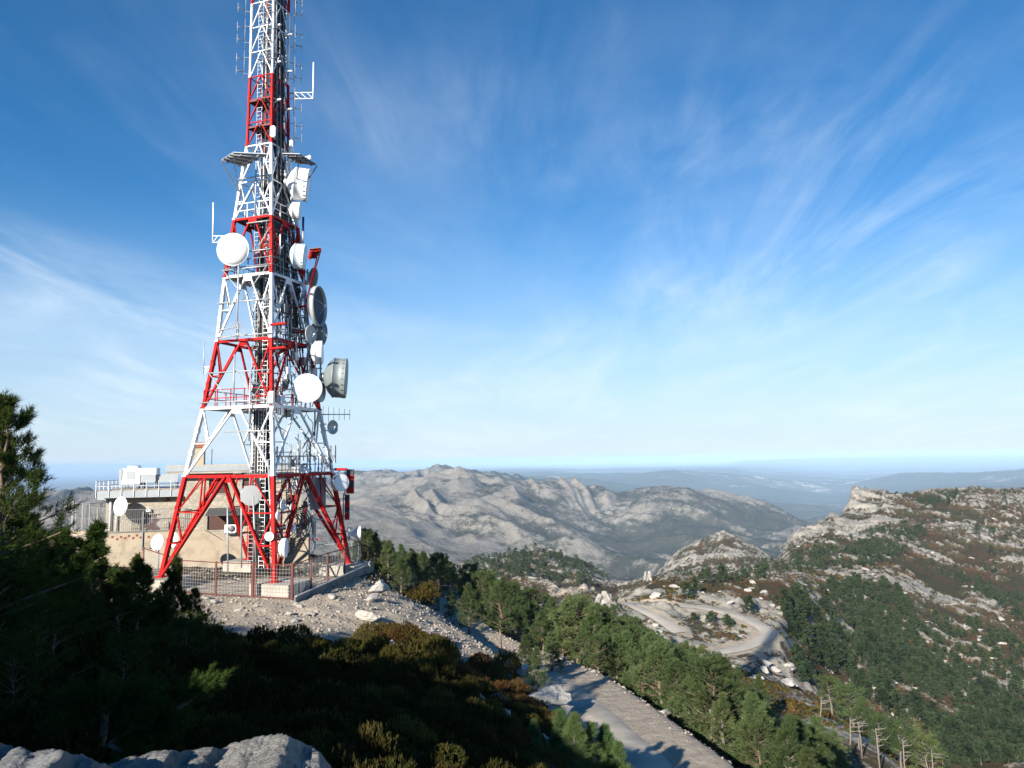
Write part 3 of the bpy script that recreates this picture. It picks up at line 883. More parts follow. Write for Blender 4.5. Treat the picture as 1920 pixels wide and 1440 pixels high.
def deck(z, k_in, k_out, m, railm, rail_h=1.05, name='platform', sides=(0, 1, 2, 3), posts=0.9):
    """grating deck: separate bars between an inner and an outer square, with a handrail"""
    p = link(name, None, tower)
    mb = MB(); w0, w1 = wat(z) * k_in, wat(z) * k_out
    for c in sides:
        n = face_n(c); t = Vector((-n.y, n.x, 0))
        for d in np.arange(w0, w1, 0.16):
            mb.beam(n * d - t * w1 + Vector((0, 0, z)), n * d + t * w1 + Vector((0, 0, z)), 0.09, 0.05)
        for s_ in np.linspace(-w1, w1, 7):
            mb.beam(n * w0 + t * s_ + Vector((0, 0, z - 0.07)), n * w1 + t * s_ + Vector((0, 0, z - 0.07)), 0.06, 0.09)
    tpart('deck', mb, m, p)
    if railm is not None:
        for c in sides:
            n = face_n(c); t = Vector((-n.y, n.x, 0))
            railing(p, [n * w1 - t * w1 + Vector((0, 0, z)), n * w1 + t * w1 + Vector((0, 0, z))], rail_h, railm, posts)
    return p


def build_tower_fittings():
    deck(ZL[1] + 0.12, 0.35, 0.97, M_DGREY, M_DGREY, 1.1, sides=(1, 2))
    deck(ZL[2] + 0.10, 0.35, 1.0, M_GALV, M_RED, 1.1)
    deck(ZL[4] + 0.10, 0.35, 1.02, M_GALV, M_DGREY, 1.0)
    deck(ZL[3] + 0.12, 0.5, 1.0, M_DGREY, M_GALV, 0.9, sides=(1, 2))
    deck(ZL[5] + 0.10, 0.3, 0.98, M_DGREY, M_WHT, 1.0)
    deck(ZL[6] + 1.4, 0.3, 1.0, M_MAROON, None)
    deck(ZL[7] - 1.7, 0.3, 1.0, M_MAROON, None, sides=(0, 3))
    # ladders and cable runs
    lad = link('cable_riser', None, tower)
    for (x, y, m, h0, h1) in ((-0.42, -0.45, M_GALV, 0.2, 43), (0.42, -0.45, M_WHT, 0.2, 24), (-0.42, 0.42, M_GALV, 0.2, 30), (0.32, -0.62, M_WHT, 6.4, 13)):
        mb = MB()
        for s_ in (-0.2, 0.2):
            mb.beam((x + s_, y, h0), (x + s_, y, h1), 0.05, 0.03)
        for z in np.arange(h0 + 0.15, h1, 0.28):
            mb.beam((x - 0.2, y, z), (x + 0.2, y, z), 0.03)
        tpart('ladder', mb, m, lad)
    rr = random.Random(4)
    for i in range(36):
        x, y = -0.42 + 0.84 * (i % 12) / 11, (-0.36, 0.0, 0.34)[i // 12]
        top = rr.choice([13, 18, 24, 30, 38, 43])
        pts = [(x + rr.uniform(-.02, .02), y + rr.uniform(-.02, .02), z) for z in np.arange(0.1, top, 2.5)]
        tpart('cable', MB().tube(pts, rr.uniform(0.034, 0.062), 5), M_BLACK, lad)
    for i in range(22):      # cables that climb the right hand face of the upper mast
        y = -0.75 + 1.5 * i / 21
        pts = []
        for z in np.arange(10 + rr.uniform(0, 9), 44, 1.6):
            pts.append((wat(z) - 0.16 + rr.uniform(-.05, .05), y * wat(z) + rr.uniform(-.03, .03), z))
        tpart('cable', MB().tube(pts, rr.uniform(0.03, 0.055), 5), M_BLACK, lad)
    fr = MB()
    for z in np.arange(17, 44, 0.62):
        w = wat(z) - 0.1; fr.beam((w, -w, z), (w, w, z), 0.05, 0.04); fr.beam((w - 0.25, -w * 0.8, z), (w - 0.25, w * 0.8, z), 0.04, 0.04)
    for y in (-0.55, -0.1, 0.4):
        fr.beam((1.35, y, 20), (0.72, y * 0.8, 43), 0.07)
    tpart('cable_tray', fr, M_DGREY, lad)
    # brackets, pipes and small frames cluttering the right hand side
    for k in (1, 2, 3, 4):
        for i in range(64 if k in (2, 3) else 34):
            z = rr.uniform(ZL[k] + 0.3, ZL[k + 1] - 0.2); w = wat(z)
            mb = MB(); y = rr.uniform(-0.9, 1.0) * w; x = w + rr.uniform(-0.9, 0.35)
            typ = rr.random(); m = rr.choice([M_GALV, M_DGREY, M_DGREY, M_BLACK, M_WHT])
            if typ < 0.35:
                h = rr.uniform(0.7, 1.9); mb.tube([(x, y, z - h / 2), (x, y, z + h / 2)], rr.uniform(0.03, 0.055), 6); mb.beam((w, y, z), (x, y, z), 0.05); nm = 'mounting_pipe'
            elif typ < 0.7:
                mb.beam((w, y, z), (w + rr.uniform(-0.8, 0.5), y + rr.uniform(-0.6, 0.6), z + rr.uniform(-0.6, 0.6)), rr.uniform(0.035, 0.07)); nm = 'bracket'
            elif typ < 0.88:
                p = [(w - 0.3, y, z)]
                for q in range(5):
                    p.append((p[-1][0] + rr.uniform(-0.2, 0.25), p[-1][1] + rr.uniform(-0.25, 0.25), p[-1][2] - rr.uniform(0.05, 0.5)))
                mb.tube(p, 0.028, 5); m = M_BLACK; nm = 'cable'
            else:
                s_ = rr.uniform(0.2, 0.45); mb.box((x, y, z), (s_ * 0.7, s_, s_ * 1.3)); mb.beam((w, y, z), (x, y, z), 0.06); nm = 'junction_box'
            tpart(nm, mb, m, tower)
    # the crowded inside of the splayed base: pipes, trays, boxes and hanging feeders
    for i in range(70):
        z = rr.uniform(0.9, 6.0); x, y = rr.uniform(-0.6, 2.9), rr.uniform(-2.4, 2.6)
        w = wat(z) * 0.9; x, y = max(-w, min(w, x)), max(-w, min(w, y))
        t_ = rr.random(); m = rr.choice([M_DGREY, M_BLACK, M_BLACK, M_GALV, M_RED]); mb = MB()
        if t_ < 0.4:
            mb.tube([(x, y, z), (x + rr.uniform(-.1, .1), y, min(6.1, z + rr.uniform(1.0, 2.6)))], rr.uniform(0.025, 0.05), 5); nm = 'mounting_pipe'
        elif t_ < 0.75:
            q = [Vector((x, y, z))]
            for _ in range(5): q.append(q[-1] + Vector((rr.uniform(-.35, .35), rr.uniform(-.35, .35), rr.uniform(-.35, .25))))
            mb.tube(q, 0.03, 5); m = M_BLACK; nm = 'cable'
        elif t_ < 0.9:
            mb.beam((x, y, z), (x + rr.uniform(-1.4, 1.4), y + rr.uniform(-.8, .8), z + rr.uniform(-.2, .2)), 0.06); nm = 'bracket'
        else:
            mb.box((x, y, z), (0.3, 0.45, 0.6)); nm = 'junction_box'
        tpart(nm, mb, m, tower)
    # stand-off pipes and girts of galvanised tube on the left front face
    for z, a, b in ((9.0, -0.2, 1.0), (12.9, -1.08, 1.0), (10.95, -1.1, 1.02), (15.3, -1.0, 1.05), (17.6, -1.12, 1.0), (19.85, -1.1, 1.0), (21.0, -0.2, 1.05), (23.0, -0.2, 1.0), (26.3, -1.15, 0.95)):
        w = wat(z); tpart('girt_pipe', MB().tube([(a * w, -w - 0.2, z), (b * w, -w - 0.2, z)], 0.045, 6), M_GALV, tower)
    for (x, z0, z1) in ((-0.25, 15.0, 20.9), (-0.1, 10.9, 14.0), (0.45, 8.4, 13.0), (0.2, 23.6, 27.2)):
        w = wat((z0 + z1) / 2); tpart('mounting_pipe', MB().tube([(x * w, -w - 0.3, z0), (x * w, -w - 0.28, z1)], 0.055, 7), M_GALV, tower)
    for (x0, z0, x1, z1) in ((-1, 19.9, 0.1, 17.6), (0.9, 19.9, -0.15, 17.6), (-0.95, 13, -0.2, 10.9), (0.0, 12.9, 0.55, 10.9), (0.98, 12.9, 0.45, 10.9), (1.0, 22.5, 0.2, 20.6)):
        w = wat((z0 + z1) / 2); tpart('stay_rod', MB().tube([(x0 * w, -w - 0.2, z0), (x1 * w, -w - 0.2, z1)], 0.03, 5), M_GALV, tower)
    # feeders that stand free of the front leg at the base
    for x, z1 in ((0.93, 7.2), (0.35, 6.0), (0.1, 4.4), (0.62, 5.0)):
        w = wat(2); tpart('mounting_pipe', MB().tube([(x * w, -w * 0.93, 0.3 + x), (x * wat(z1), -wat(z1) - 0.2, z1)], 0.05, 7), M_GALV, tower)
    # dark equipment panels below the first deck, coils of slack cable
    tpart('equipment_panel', MB().box((wat(4.6) * 0.9, 1.7, 4.9), (0.12, 1.9, 2.1)), M_DGREY, tower)
    tpart('equipment_panel', MB().box((2.0, 2.7, 4.9), (1.4, 0.12, 2.0)), M_DGREY, tower)
    for i in range(7):
        c = Vector((1.6, 0.9, 2.7)); r = 0.75 + 0.11 * i
        tpart('cable', MB().tube([c + Vector((0.1 * i + 0.2 * math.sin(q), r * math.cos(q) * 1.15, r * math.sin(q) * 0.9)) for q in np.linspace(0, 2 * math.pi, 22)], 0.035, 5), M_BLACK, tower)
    for i in range(6):
        tpart('cable', MB().tube([(-0.3 + 0.1 * i, 0.2, 3.4), (0.6, 0.5 + 0.1 * i, 2.9 - 0.07 * i), (1.5, 2.2 + .1 * i, 2.7 - .06 * i), (0.4, 5.6, 3.2 - .05 * i)], 0.04, 5), M_BLACK, tower)


build_tower_fittings()

# ------------------------------------------------------------------ antennas fixed to the tower
TOCAM = Vector((-TX, -TY, 0)).normalized()
RIGHT = Vector((-TOCAM.y, TOCAM.x, 0))


def facing(a, el=0.0):
    a, el = math.radians(a), math.radians(el)
    return (TOCAM * math.cos(a) + RIGHT * math.sin(a)) * math.cos(el) + Vector((0, 0, math.sin(el)))


def leg_pt(c, zw):
    return tw(corner(c, zw + 7.0))


def mount(mb, back, c, half, d):
    """clamp pipe behind an antenna and two arms to a mast leg"""
    mb.tube([back + Vector((0, 0, half)), back - Vector((0, 0, half))], 0.06, 7)
    for s_ in (-0.6, 0.6):
        p = back + Vector((0, 0, half * s_)); l = leg_pt(c, p.z); mb.beam(p, l, 0.07)
        mb.box(p, (0.16, 0.16, 0.12))


def dish(px, py, D, rpx, az, style, label, c, m=None, el=0, deep=0.4, name='dish_antenna', backm=None):
    r = rpx * D / F; d = facing(az, el); p = pt(px, py, D)
    m = m or M_DISHW; backm = backm or m
    o = thing(name, label, 'antenna', p, group='microwave dishes on the mast')
    up = Vector((0, 0, 1))
    if style == 'drum':
        h = deep * r
        MB().lathe(p, d, [(-h - 0.50 * r, 0.16 * r), (-h - 0.42 * r, 0.36 * r), (-h - 0.26 * r, 0.70 * r), (-h, 0.985 * r)], 30).build('reflector', backm, o)
        sh = MB().lathe(p, d, [(-h, 0.985 * r), (-h, 1.015 * r), (-h + 0.07 * r, 1.015 * r), (-h + 0.075 * r, r), (h * 0.8, r), (h * 0.8, 1.02 * r), (h, 1.02 * r), (h, 0.98 * r)], 34).build('shroud', m, o)
        MB().lathe(p, d, [(h - 0.01 * r, 1.0 * r), (h + 0.015 * r, 0.7 * r), (h + 0.03 * r, 0.3 * r), (h + 0.032 * r, 0)], 34).build('radome', m, o)
        x = d.cross(up).normalized(); y = x.cross(d)
        tb = MB()
        for k in range(22):
            a = 2 * math.pi * (k + 0.5) / 22; e = x * math.cos(a) + y * math.sin(a)
            tb.beam(p + e * r * 1.012 + d * (h * 0.45), p + e * r * 1.012 + d * (h * 0.8), 0.045 * r, 0.018 * r, e)
        tb.build('strap', M_DGREY, sh)
        back = p - d * (h + 0.62 * r)
        hub = MB().lathe(p, d, [(-h - 0.66 * r, 0.2 * r), (-h - 0.44 * r, 0.24 * r)], 14); hub.build('hub', M_GALV, o)
        mb = MB(); mount(mb, back, c, 0.75 * r, d); mb.build('mount', M_GALV, o)
    elif style == 'dome':
        MB().lathe(p, d, [(-0.55 * r, 0.15 * r), (-0.4 * r, 0.55 * r), (-0.12 * r, 0.93 * r), (-0.03 * r, 1.0 * r)], 34).build('reflector', backm, o)
        MB().lathe(p, d, [(-0.03 * r, 1.03 * r), (0.03 * r, 1.03 * r), (0.035 * r, 0.97 * r)], 40).build('rim', m, o)
        MB().lathe(p, d, [(0.03 * r, 0.97 * r), (0.15 * r, 0.90 * r), (0.27 * r, 0.74 * r), (0.37 * r, 0.5 * r), (0.42 * r, 0.25 * r), (0.435 * r, 0)], 40).build('radome', m, o)
        mb = MB(); mount(mb, p - d * (0.7 * r), c, 0.8 * r, d); mb.beam(p - d * 0.5 * r, p - d * 0.75 * r, 0.2); mb.build('mount', M_GALV, o)
    elif style == 'open':
        prof = [(-0.42 * r * (1 - q * q), q * r) for q in (1, 0.93, 0.8, 0.6, 0.4, 0.2, 0)]
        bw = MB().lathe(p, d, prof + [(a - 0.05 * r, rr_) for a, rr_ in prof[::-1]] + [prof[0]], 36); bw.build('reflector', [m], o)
        rim = MB().lathe(p, d, [(-0.02 * r, 1.0 * r), (deep * r, 1.0 * r), (deep * r, 1.03 * r), (-0.06 * r, 1.03 * r), (-0.02 * r, 1.0 * r)], 40); rim.build('rim', backm, o)
        x = d.cross(up).normalized(); y = x.cross(d)
        fd = MB()
        for a in (0.5, 2.6, 4.7):
            e = x * math.cos(a) + y * math.sin(a); fd.tube([p + e * r * 0.8 - d * 0.12 * r, p + d * 0.42 * r], 0.018 * max(r, 1), 5)
        fd.build('feed_strut', M_GALV, o)
        MB().lathe(p, d, [(0.34 * r, 0.0), (0.34 * r, 0.09 * r), (0.5 * r, 0.09 * r), (0.5 * r, 0)], 12).build('feed_horn', M_DISHW, o)
        mb = MB(); mount(mb, p - d * (0.62 * r), c, 0.8 * r, d); mb.beam(p - d * 0.4 * r, p - d * 0.66 * r, 0.16); mb.build('mount', M_GALV, o)
    elif style == 'cone':
        MB().lathe(p, d, [(-0.95 * r, 0.22 * r), (-0.85 * r, 0.3 * r), (-0.12 * r, 0.97 * r), (0.0, 1.0 * r)], 22).build('reflector', backm, o)
        MB().lathe(p, d, [(0.0, 1.0 * r), (0.16 * r, 1.0 * r), (0.17 * r, 0.95 * r), (0.2 * r, 0)], 24).build('radome', m, o)
        MB().box(p - d * (1.15 * r), (0.3 * r + .1, 0.3 * r + .1, 0.36 * r + .1)).build('radio_unit', M_DISHW, o)
        mb = MB(); mount(mb, p - d * (1.3 * r), c, 0.9 * r, d); mb.build('mount', M_GALV, o)
    elif style == 'grid':
        x = d.cross(up).normalized(); y = x.cross(d)
        g = MB()
        for q in (1.0, 0.62):
            g.tube([p - d * (0.3 * r * (1 - q * q)) + (x * math.cos(a) + y * math.sin(a)) * r * q for a in np.linspace(0, 2 * math.pi, 25)], 0.016, 4)
        for s_ in np.linspace(-0.85, 0.85, 9):
            hw = math.sqrt(1 - s_ * s_)
            g.tube([p - d * (0.3 * r * (1 - s_ * s_ - (hw * t) ** 2)) + x * s_ * r + y * hw * r * t for t in np.linspace(-1, 1, 6)], 0.010, 4)
        g.build('wire_reflector', M_GALV, o)
        MB().tube([p - d * 0.35 * r, p + d * 0.35 * r], 0.03, 6).build('feed_boom', M_GALV, o)
        mb = MB(); mount(mb, p - d * (0.45 * r), c, 0.9 * r, d); mb.build('mount', M_GALV, o)
    return o


def D_of(c, py):
    """depth of mast corner c where it crosses pixel row py"""
    best = min(np.linspace(0, 44, 300), key=lambda z: abs(proj(tw(corner(c, float(z))))[1] - py))
    return tw(corner(c, float(best))).y


def build_dishes():
    dL, dF, dR = (lambda y: D_of(0, y)), (lambda y: D_of(1, y)), (lambda y: D_of(2, y))
    dish(437, 468, dL(468) - 1.0, 31, -22, 'dome', 'large white domed dish high on the left leg of the mast', 0, el=-4)
    dish(566, 346, dR(346) - 1.0, 31, 82, 'drum', 'big white drum dish below the right ice shield', 2, el=-6, deep=0.42)
    dish(556, 395, dR(395) - 1.1, 16, 80, 'drum', 'smaller white drum dish under the big white drum', 2, el=-4, deep=0.42)
    dish(562, 481, dR(481) - 1.2, 24, 80, 'drum', 'pale blue drum dish in front of the dark red ice shield', 2, M_DISHB, el=-5, deep=0.42)
    dish(587, 521, dR(521) + 0.6, 19, 112, 'open', 'dark dish seen edge on above the great open grey dish', 2, M_DISHD, deep=0.08, backm=M_DISHG)
    dish(595, 574, dR(574) - 0.4, 37, 66, 'open', 'great open grey dish with dark shaded bowl and feed arm', 2, M_DISHSHADE, deep=0.16, backm=M_DISHG)
    dish(583, 627, dR(627) - 0.9, 17, 52, 'open', 'grey open dish with thin struts below the great open dish', 2, M_DISHG, deep=0.05)
    dish(597, 626, dR(627) + 1.0, 25, 115, 'drum', 'navy shaded drum dish behind the grey open dish', 2, M_DISHD, deep=0.2)
    dish(598, 661, dR(661) - 0.5, 22, 80, 'drum', 'white drum dish facing right beside a thin pipe', 2, deep=0.3)
    dish(637, 709, dR(709) + 0.2, 37, 80, 'drum', 'huge grey green drum dish jutting out furthest to the right', 2, M_DISHD, deep=0.34, el=-3)
    dish(576, 728, dR(728) - 2.5, 27, 2, 'drum', 'white drum dish turned to the camera with a small square label', 2, deep=0.22, el=-3)
    dish(597, 735, dR(735) - 0.4, 19, 60, 'drum', 'grey drum dish half hidden behind the white round one', 2, M_DISHG, deep=0.3)
    dish(624, 801, dR(801) - 0.2, 13, 40, 'open', 'small grey open dish outside the right leg of the lower white section', 2, M_DISHG, deep=0.06)
    dish(471, 929, dF(929) + 0.6, 18.5, 8, 'drum', 'pale grey drum dish facing the camera in the red base section', 1, M_DISHG, deep=0.18)
    dish(566, 888, dR(888) - 2.6, 17, -78, 'drum', 'white drum dish with conical back at the first deck railing', 1, deep=0.3)
    dish(558, 911, dR(911) - 2.9, 17, 84, 'drum', 'white drum dish directly under the drum at the first deck', 1, deep=0.3)
    dish(637, 905, dR(905) - 0.4, 15.5, 24, 'drum', 'white drum dish with grey face beside the red and black panel', 2, deep=0.45)
    dish(674, 1000, dR(1000) + 0.2, 14.5, 84, 'cone', 'white dish at the foot of the right leg facing the valley', 2)
    dish(505, 1006, dF(1006) - 0.3, 8.5, -14, 'cone', 'small round white dish low on the front leg', 1)
    dish(533, 1027, dF(1027) + 0.5, 17.5, 76, 'drum', 'white drum dish lowest on the front leg just above its footing', 1, deep=0.22)
    dish(531, 947, dF(947) + 0.6, 11, 64, 'open', 'small white open dish right of the front leg', 1, deep=0.05)
    dish(521, 967, dF(967) + 0.2, 9, 72, 'cone', 'small white cone dish on the front leg under an open dish', 1)
    dish(547, 955, dF(955) + 2.2, 11, 80, 'open', 'small grey dish seen edge on among the base braces', 1, M_DISHG, deep=0.05)
    dish(551, 992, dF(992) + 2.0, 9, 74, 'cone', 'small white cone dish on an arm right of the front leg', 1)
    dish(445, 618, dL(618) - 1.9, 16, -6, 'grid', 'round wire grid dish on a pipe across the left face', 0)
    dish(515, 772, dF(772) - 0.5, 16, 20, 'grid', 'wire grid dish at the joint of red and white on the front leg', 1)
    dish(478, 727, dF(727) + 2.6, 11, 150, 'cone', 'dark dish seen from behind inside the middle red section', 3, M_DISHD)
    dish(528, 722, dF(722) + 3.4, 13, 160, 'cone', 'navy blue dish back inside the mast behind the front leg', 3, M_DISHD)


build_dishes()


def whip(px, y0, y1, D, r, c, label, m=M_DISHW, m2=None, bracket=True):
    a, b = pt(px, y1, D), pt(px + (y1 - y0) * 0.012, y0, D)
    o = thing('whip_antenna', label, 'antenna', a, group='whip antennas on the mast')
    if m2:
        mid = lerp(a, b, 0.45); MB().tube([a, mid], r, 8).build('base_tube', m, o); MB().tube([mid, b], r * 1.15, 8).build('radiator', m2, o)
    else:
        MB().tube([a, b], [r, r * 0.85], 8).build('radiator', m, o)
    mb = MB()
    for dz in (0.05, 0.5):
        p = a + Vector((0, 0, dz)); l = leg_pt(c, p.z); mb.beam(p, l, 0.045)
    q0, q1 = a + Vector((0, 0, 0.05)), a + Vector((0, 0, 0.5)); l0, l1 = leg_pt(c, q0.z), leg_pt(c, q1.z)
    for i in range(4):
        s0, s1 = i / 4, (i + 1) / 4
        mb.beam(lerp(q0, l0, s0), lerp(q1, l1, s1), 0.03)
    mb.build('outrigger', M_GALV, o)
    return o


whip(399, 380, 456, D_of(0, 450), 0.055, 0, 'white whip antenna left of the large domed dish')
whip(587, 117, 186, D_of(2, 180), 0.055, 2, 'white whip antenna on a long lattice outrigger near the top')
whip(568, 407, 455, D_of(2, 440) - 0.4, 0.07, 2, 'navy tipped whip antenna above the dark red ice shield', M_GALV, mat('navy_paint', (0.012, 0.03, 0.14), 0.5))
whip(382, 640, 702, D_of(0, 680), 0.035, 0, 'thin whip antenna left of the middle red section', M_GALV)
whip(629, 835, 868, D_of(2, 850), 0.04, 2, 'short dark whip antenna right of the lower white section', M_DGREY)
whip(560, 838, 870, D_of(1, 850) + 3, 0.05, 1, 'dark blue whip antenna standing inside the lower white section', M_DGREY)


def panel(px0, px1, py0, py1, D, az, m, label, c, m2=None, dep=0.18, name='panel_antenna'):
    a = pt((px0 + px1) / 2, (py0 + py1) / 2, D); w = (px1 - px0) * D / F; h = (py1 - py0) * D / F
    d = facing(az); R = Matrix((d.cross(Vector((0, 0, 1))).normalized(), d, Vector((0, 0, 1)))).transposed()
    o = thing(name, label, 'antenna', a, group='panel antennas on the mast')
    if m2:
        n = 4
        for i in range(n):
            q = a + Vector((0, 0, h * ((i + 0.5) / n - 0.5))); MB().box(q, (w, dep, h / n * 0.995), R).build('panel_section', m2 if i % 2 else m, o)
    else:
        mb = MB().box(a, (w, dep, h), R); me = mb.mesh('panel_body', m, a)
        bm = bmesh.new(); bm.from_mesh(me); bmesh.ops.bevel(bm, geom=list(bm.edges), offset=min(w, dep) * 0.22, segments=2, affect='EDGES'); bm.to_mesh(me); bm.free()
        link('panel_body', me, o)
    mb = MB(); bk = a - d * (dep * 0.5 + 0.12); mb.tube([bk + Vector((0, 0, h * 0.55)), bk - Vector((0, 0, h * 0.6))], 0.045, 6)
    for s_ in (-0.35, 0.35):
        p = bk + Vector((0, 0, h * s_)); mb.beam(p, leg_pt(c, p.z), 0.055); mb.beam(p, p + d * 0.14, 0.1)
    mb.build('mount', M_GALV, o)
    return o


panel(507, 517, 236, 258, D_of(1, 247) - 0.25, -25, M_DISHW, 'white slab antenna on the front leg above the ice shields', 1, dep=0.3)
panel(543, 550, 262, 288, D_of(2, 275) - 0.4, 60, M_DISHW, 'white slab antenna on the right leg above its ice shield', 2, dep=0.25)
panel(578, 584, 291, 300, D_of(2, 295) - 0.4, 40, M_DISHW, 'stubby white antenna at the tip of the right ice shield', 2, dep=0.2)
panel(502, 515, 733, 758, D_of(1, 745) - 0.3, -8, M_DISHG, 'light grey box antenna in front of the front leg', 1, dep=0.3)
panel(653.5, 660, 880, 925, D_of(2, 900) + 0.5, 70, M_RED, 'upper red and black striped panel antenna by the right leg', 2, M_BLACK, dep=0.5)
panel(648, 654, 928, 974, D_of(2, 950) + 0.3, 70, M_RED, 'lower red and black striped panel antenna by the right leg', 2, M_BLACK, dep=0.3)
panel(586, 592, 965, 1032, D_of(2, 1000) - 1.0, 30, M_ZINC, 'tall blue grey tray standing by the right leg', 2, dep=0.2)


def tube_dipole(x0, y0, x1, y1, D, c, m, label, r=0.09):
    a, b = pt(x0, y0, D), pt(x1, y1, D - 0.25)
    mid = (a + b) / 2
    o = thing('tube_antenna', label, 'antenna', mid, group='horizontal tube antennas on the mast')
    d = (b - a).normalized(); ln = (b - a).length
    MB().lathe(a, d, [(0, 0), (0.0, r * 0.8), (0.04, r), (ln - 0.06, r), (ln, r * 0.6), (ln, 0)], 12).build('radome', m, o)
    mb = MB(); l = leg_pt(c, mid.z)
    mb.beam(lerp(a, b, 0.3), l, 0.05); mb.beam(lerp(a, b, 0.6), l - Vector((0, 0, 0.5)), 0.04); mb.build('mount', M_GALV, o)


for i, (x0, y0, x1, y1, c, t) in enumerate(((545, 577, 575, 574, 2, 'highest red tube antenna level with the great open dish'), (507, 609, 537, 606, 1, 'red tube antenna crossing the front leg, upper of two'), (545, 624, 575, 621, 2, 'red tube antenna beside the grey open dish'),
                                          (506, 654, 536, 651, 1, 'red tube antenna crossing the front leg, lower of two'), (539, 675, 569, 672, 2, 'red tube antenna above the white dish turned to the camera'), (627, 880, 651, 880, 2, 'red tube antenna above the white drum with grey face'))):
    tube_dipole(x0, y0, x1, y1, D_of(c, y0) - 0.7, c, M_RED, t)
k_ = 0
for y in (47, 116, 187):
    tube_dipole(516, y + 1, 527, y - 1, D_of(1, y) + 0.5, 1, M_DISHW, ['upper', 'middle', 'lower'][k_] + ' short white tube beside the front leg of the top section', 0.075)
    tube_dipole(532, y + 20, 548, y + 17, D_of(2, y) - 0.4, 2, M_DISHW, ['upper', 'middle', 'lower'][k_] + ' short white tube beside the right leg of the top section', 0.075)
    k_ += 1


def dipole_panel(zw, c, az, label):
    """a screen of rods with two vertical dipoles on booms"""
    d = facing(az); s_ = d.cross(Vector((0, 0, 1))).normalized(); l = leg_pt(c, zw)
    a = l + d * 0.42
    o = thing('dipole_panel', label, 'antenna', a, group='rod screen dipole panels around the mast top')
    mb = MB()
    for i in range(4):
        q = a + s_ * (-0.5 + i / 3); mb.tube([q - Vector((0, 0, 0.85)), q + Vector((0, 0, 0.85))], 0.016, 4)
    for j in range(5):
        q = a + Vector((0, 0, -0.8 + 0.4 * j)); mb.tube([q - s_ * 0.55, q + s_ * 0.55], 0.016, 4)
    mb.build('rod_screen', M_GALV, o)
    for j in (-0.45, 0.45):
        q = a + Vector((0, 0, j)); MB().tube([q, q + d * 0.55], 0.03, 5).build('boom', M_DGREY, o)
        MB().tube([q + d * 0.5 - Vector((0, 0, 0.36)), q + d * 0.5 + Vector((0, 0, 0.36))], 0.02, 5).build('dipole', M_GALV, o)
    mb = MB()
    for j in (-0.6, 0.6):
        mb.beam(a + Vector((0, 0, j)), l + Vector((0, 0, j)), 0.04)
    mb.build('mount', M_GALV, o)


n_ = ['lowest', 'second lowest', 'third lowest', 'fourth lowest', 'highest']
for i, z in enumerate((27.6, 29.9, 32.2, 34.5)):
    dipole_panel(z, 0, -88, n_[i + 1] + ' grey rod screen on the left leg of the mast top')
for i, z in enumerate((23.4, 25.6, 27.9, 30.3, 32.7)):
    dipole_panel(z, 2, 92, n_[i] + ' grey rod screen on the right leg of the mast top')
for i, z in enumerate((28.4, 30.6, 32.8)):
    dipole_panel(z, 1, -30, ['lower', 'middle', 'upper'][i] + ' grey rod screen on the front leg of the mast top')


def ice_shield(pts, z, label, m, ribm, c, name='ice_shield'):
    P = [Vector((x, y, z)) for x, y in pts]
    cen = sum(P, Vector()) / len(P)
    o = thing(name, label, 'ice shield', tw(cen))
    n = len(P); mb = MB(); W = [tw(p) for p in P]
    mb.add([w + Vector((0, 0, 0.05)) for w in W] + W, [tuple(range(n)), tuple(range(2 * n - 1, n - 1, -1))] + [(i, i + n, (i + 1) % n + n, (i + 1) % n) for i in range(n)]); mb.build('plate', m, o)
    for q in (0.12, 0.38, 0.62, 0.88):
        a, b = lerp(W[0], W[1], q), lerp(W[3], W[2], q); MB().beam(a - Vector((0, 0, 0.06)), b - Vector((0, 0, 0.06)), 0.07, 0.11).build('rib', ribm, o)
    for q in (0.25, 0.75):
        a, b = lerp(W[0], W[3], q), lerp(W[1], W[2], q); MB().beam(a - Vector((0, 0, 0.1)), b - Vector((0, 0, 0.1)), 0.05, 0.06).build('rib', ribm, o)
    for i in (0, 1):
        e = W[i] if i == 0 else W[1]
        MB().beam(e - Vector((0, 0, 0.08)), leg_pt(c, e.z - 1.5), 0.06).build('stay', ribm, o)


def shield_px(pp, z, *a):
    ice_shield([(TR.transposed() @ (gp(x, y, z - 7.0) - TB))[:2] for x, y in pp], z, *a)


shield_px([(415, 300), (437, 286), (501, 289), (457, 313)], 26.9, 'grey steel ice shield jutting left from the upper white section', M_ZINC, M_GALV, 0)
shield_px([(594, 309), (562, 289), (530, 288), (556, 304)], 26.9, 'grey steel ice shield jutting right over the big drum dish', M_ZINC, M_DGREY, 2)
shield_px([(602, 465), (594, 482), (577, 484), (581, 467)], 19.6, 'dark red ice shield jutting right behind the pale blue drum', M_MAROON, M_RED, 2)


def yagi(px, py, D, label, c, n=6, ln=1.9, az=88):
    a = pt(px, py, D); d = facing(az); o = thing('yagi_antenna', label, 'antenna', a)
    MB().tube([a - d * ln * 0.45, a + d * ln * 0.55], 0.035, 6).build('boom', M_GALV, o)
    for i in range(n):
        q = a + d * (ln * (-0.42 + 0.95 * i / (n - 1))); h = 0.55 - 0.04 * i; MB().tube([q - Vector((0, 0, h)), q + Vector((0, 0, h))], 0.017, 5).build('element', M_GALV, o)
    mb = MB(); mb.beam(a, leg_pt(c, a.z), 0.06); mb.build('mount', M_GALV, o)


yagi(628, 777, D_of(2, 777), 'grey comb like yagi antenna above the small open dish', 2)
yagi(548, 848, D_of(1, 848) + 1.5, 'small pale yagi antenna inside the lower white section', 1, 4, 1.0, 20)


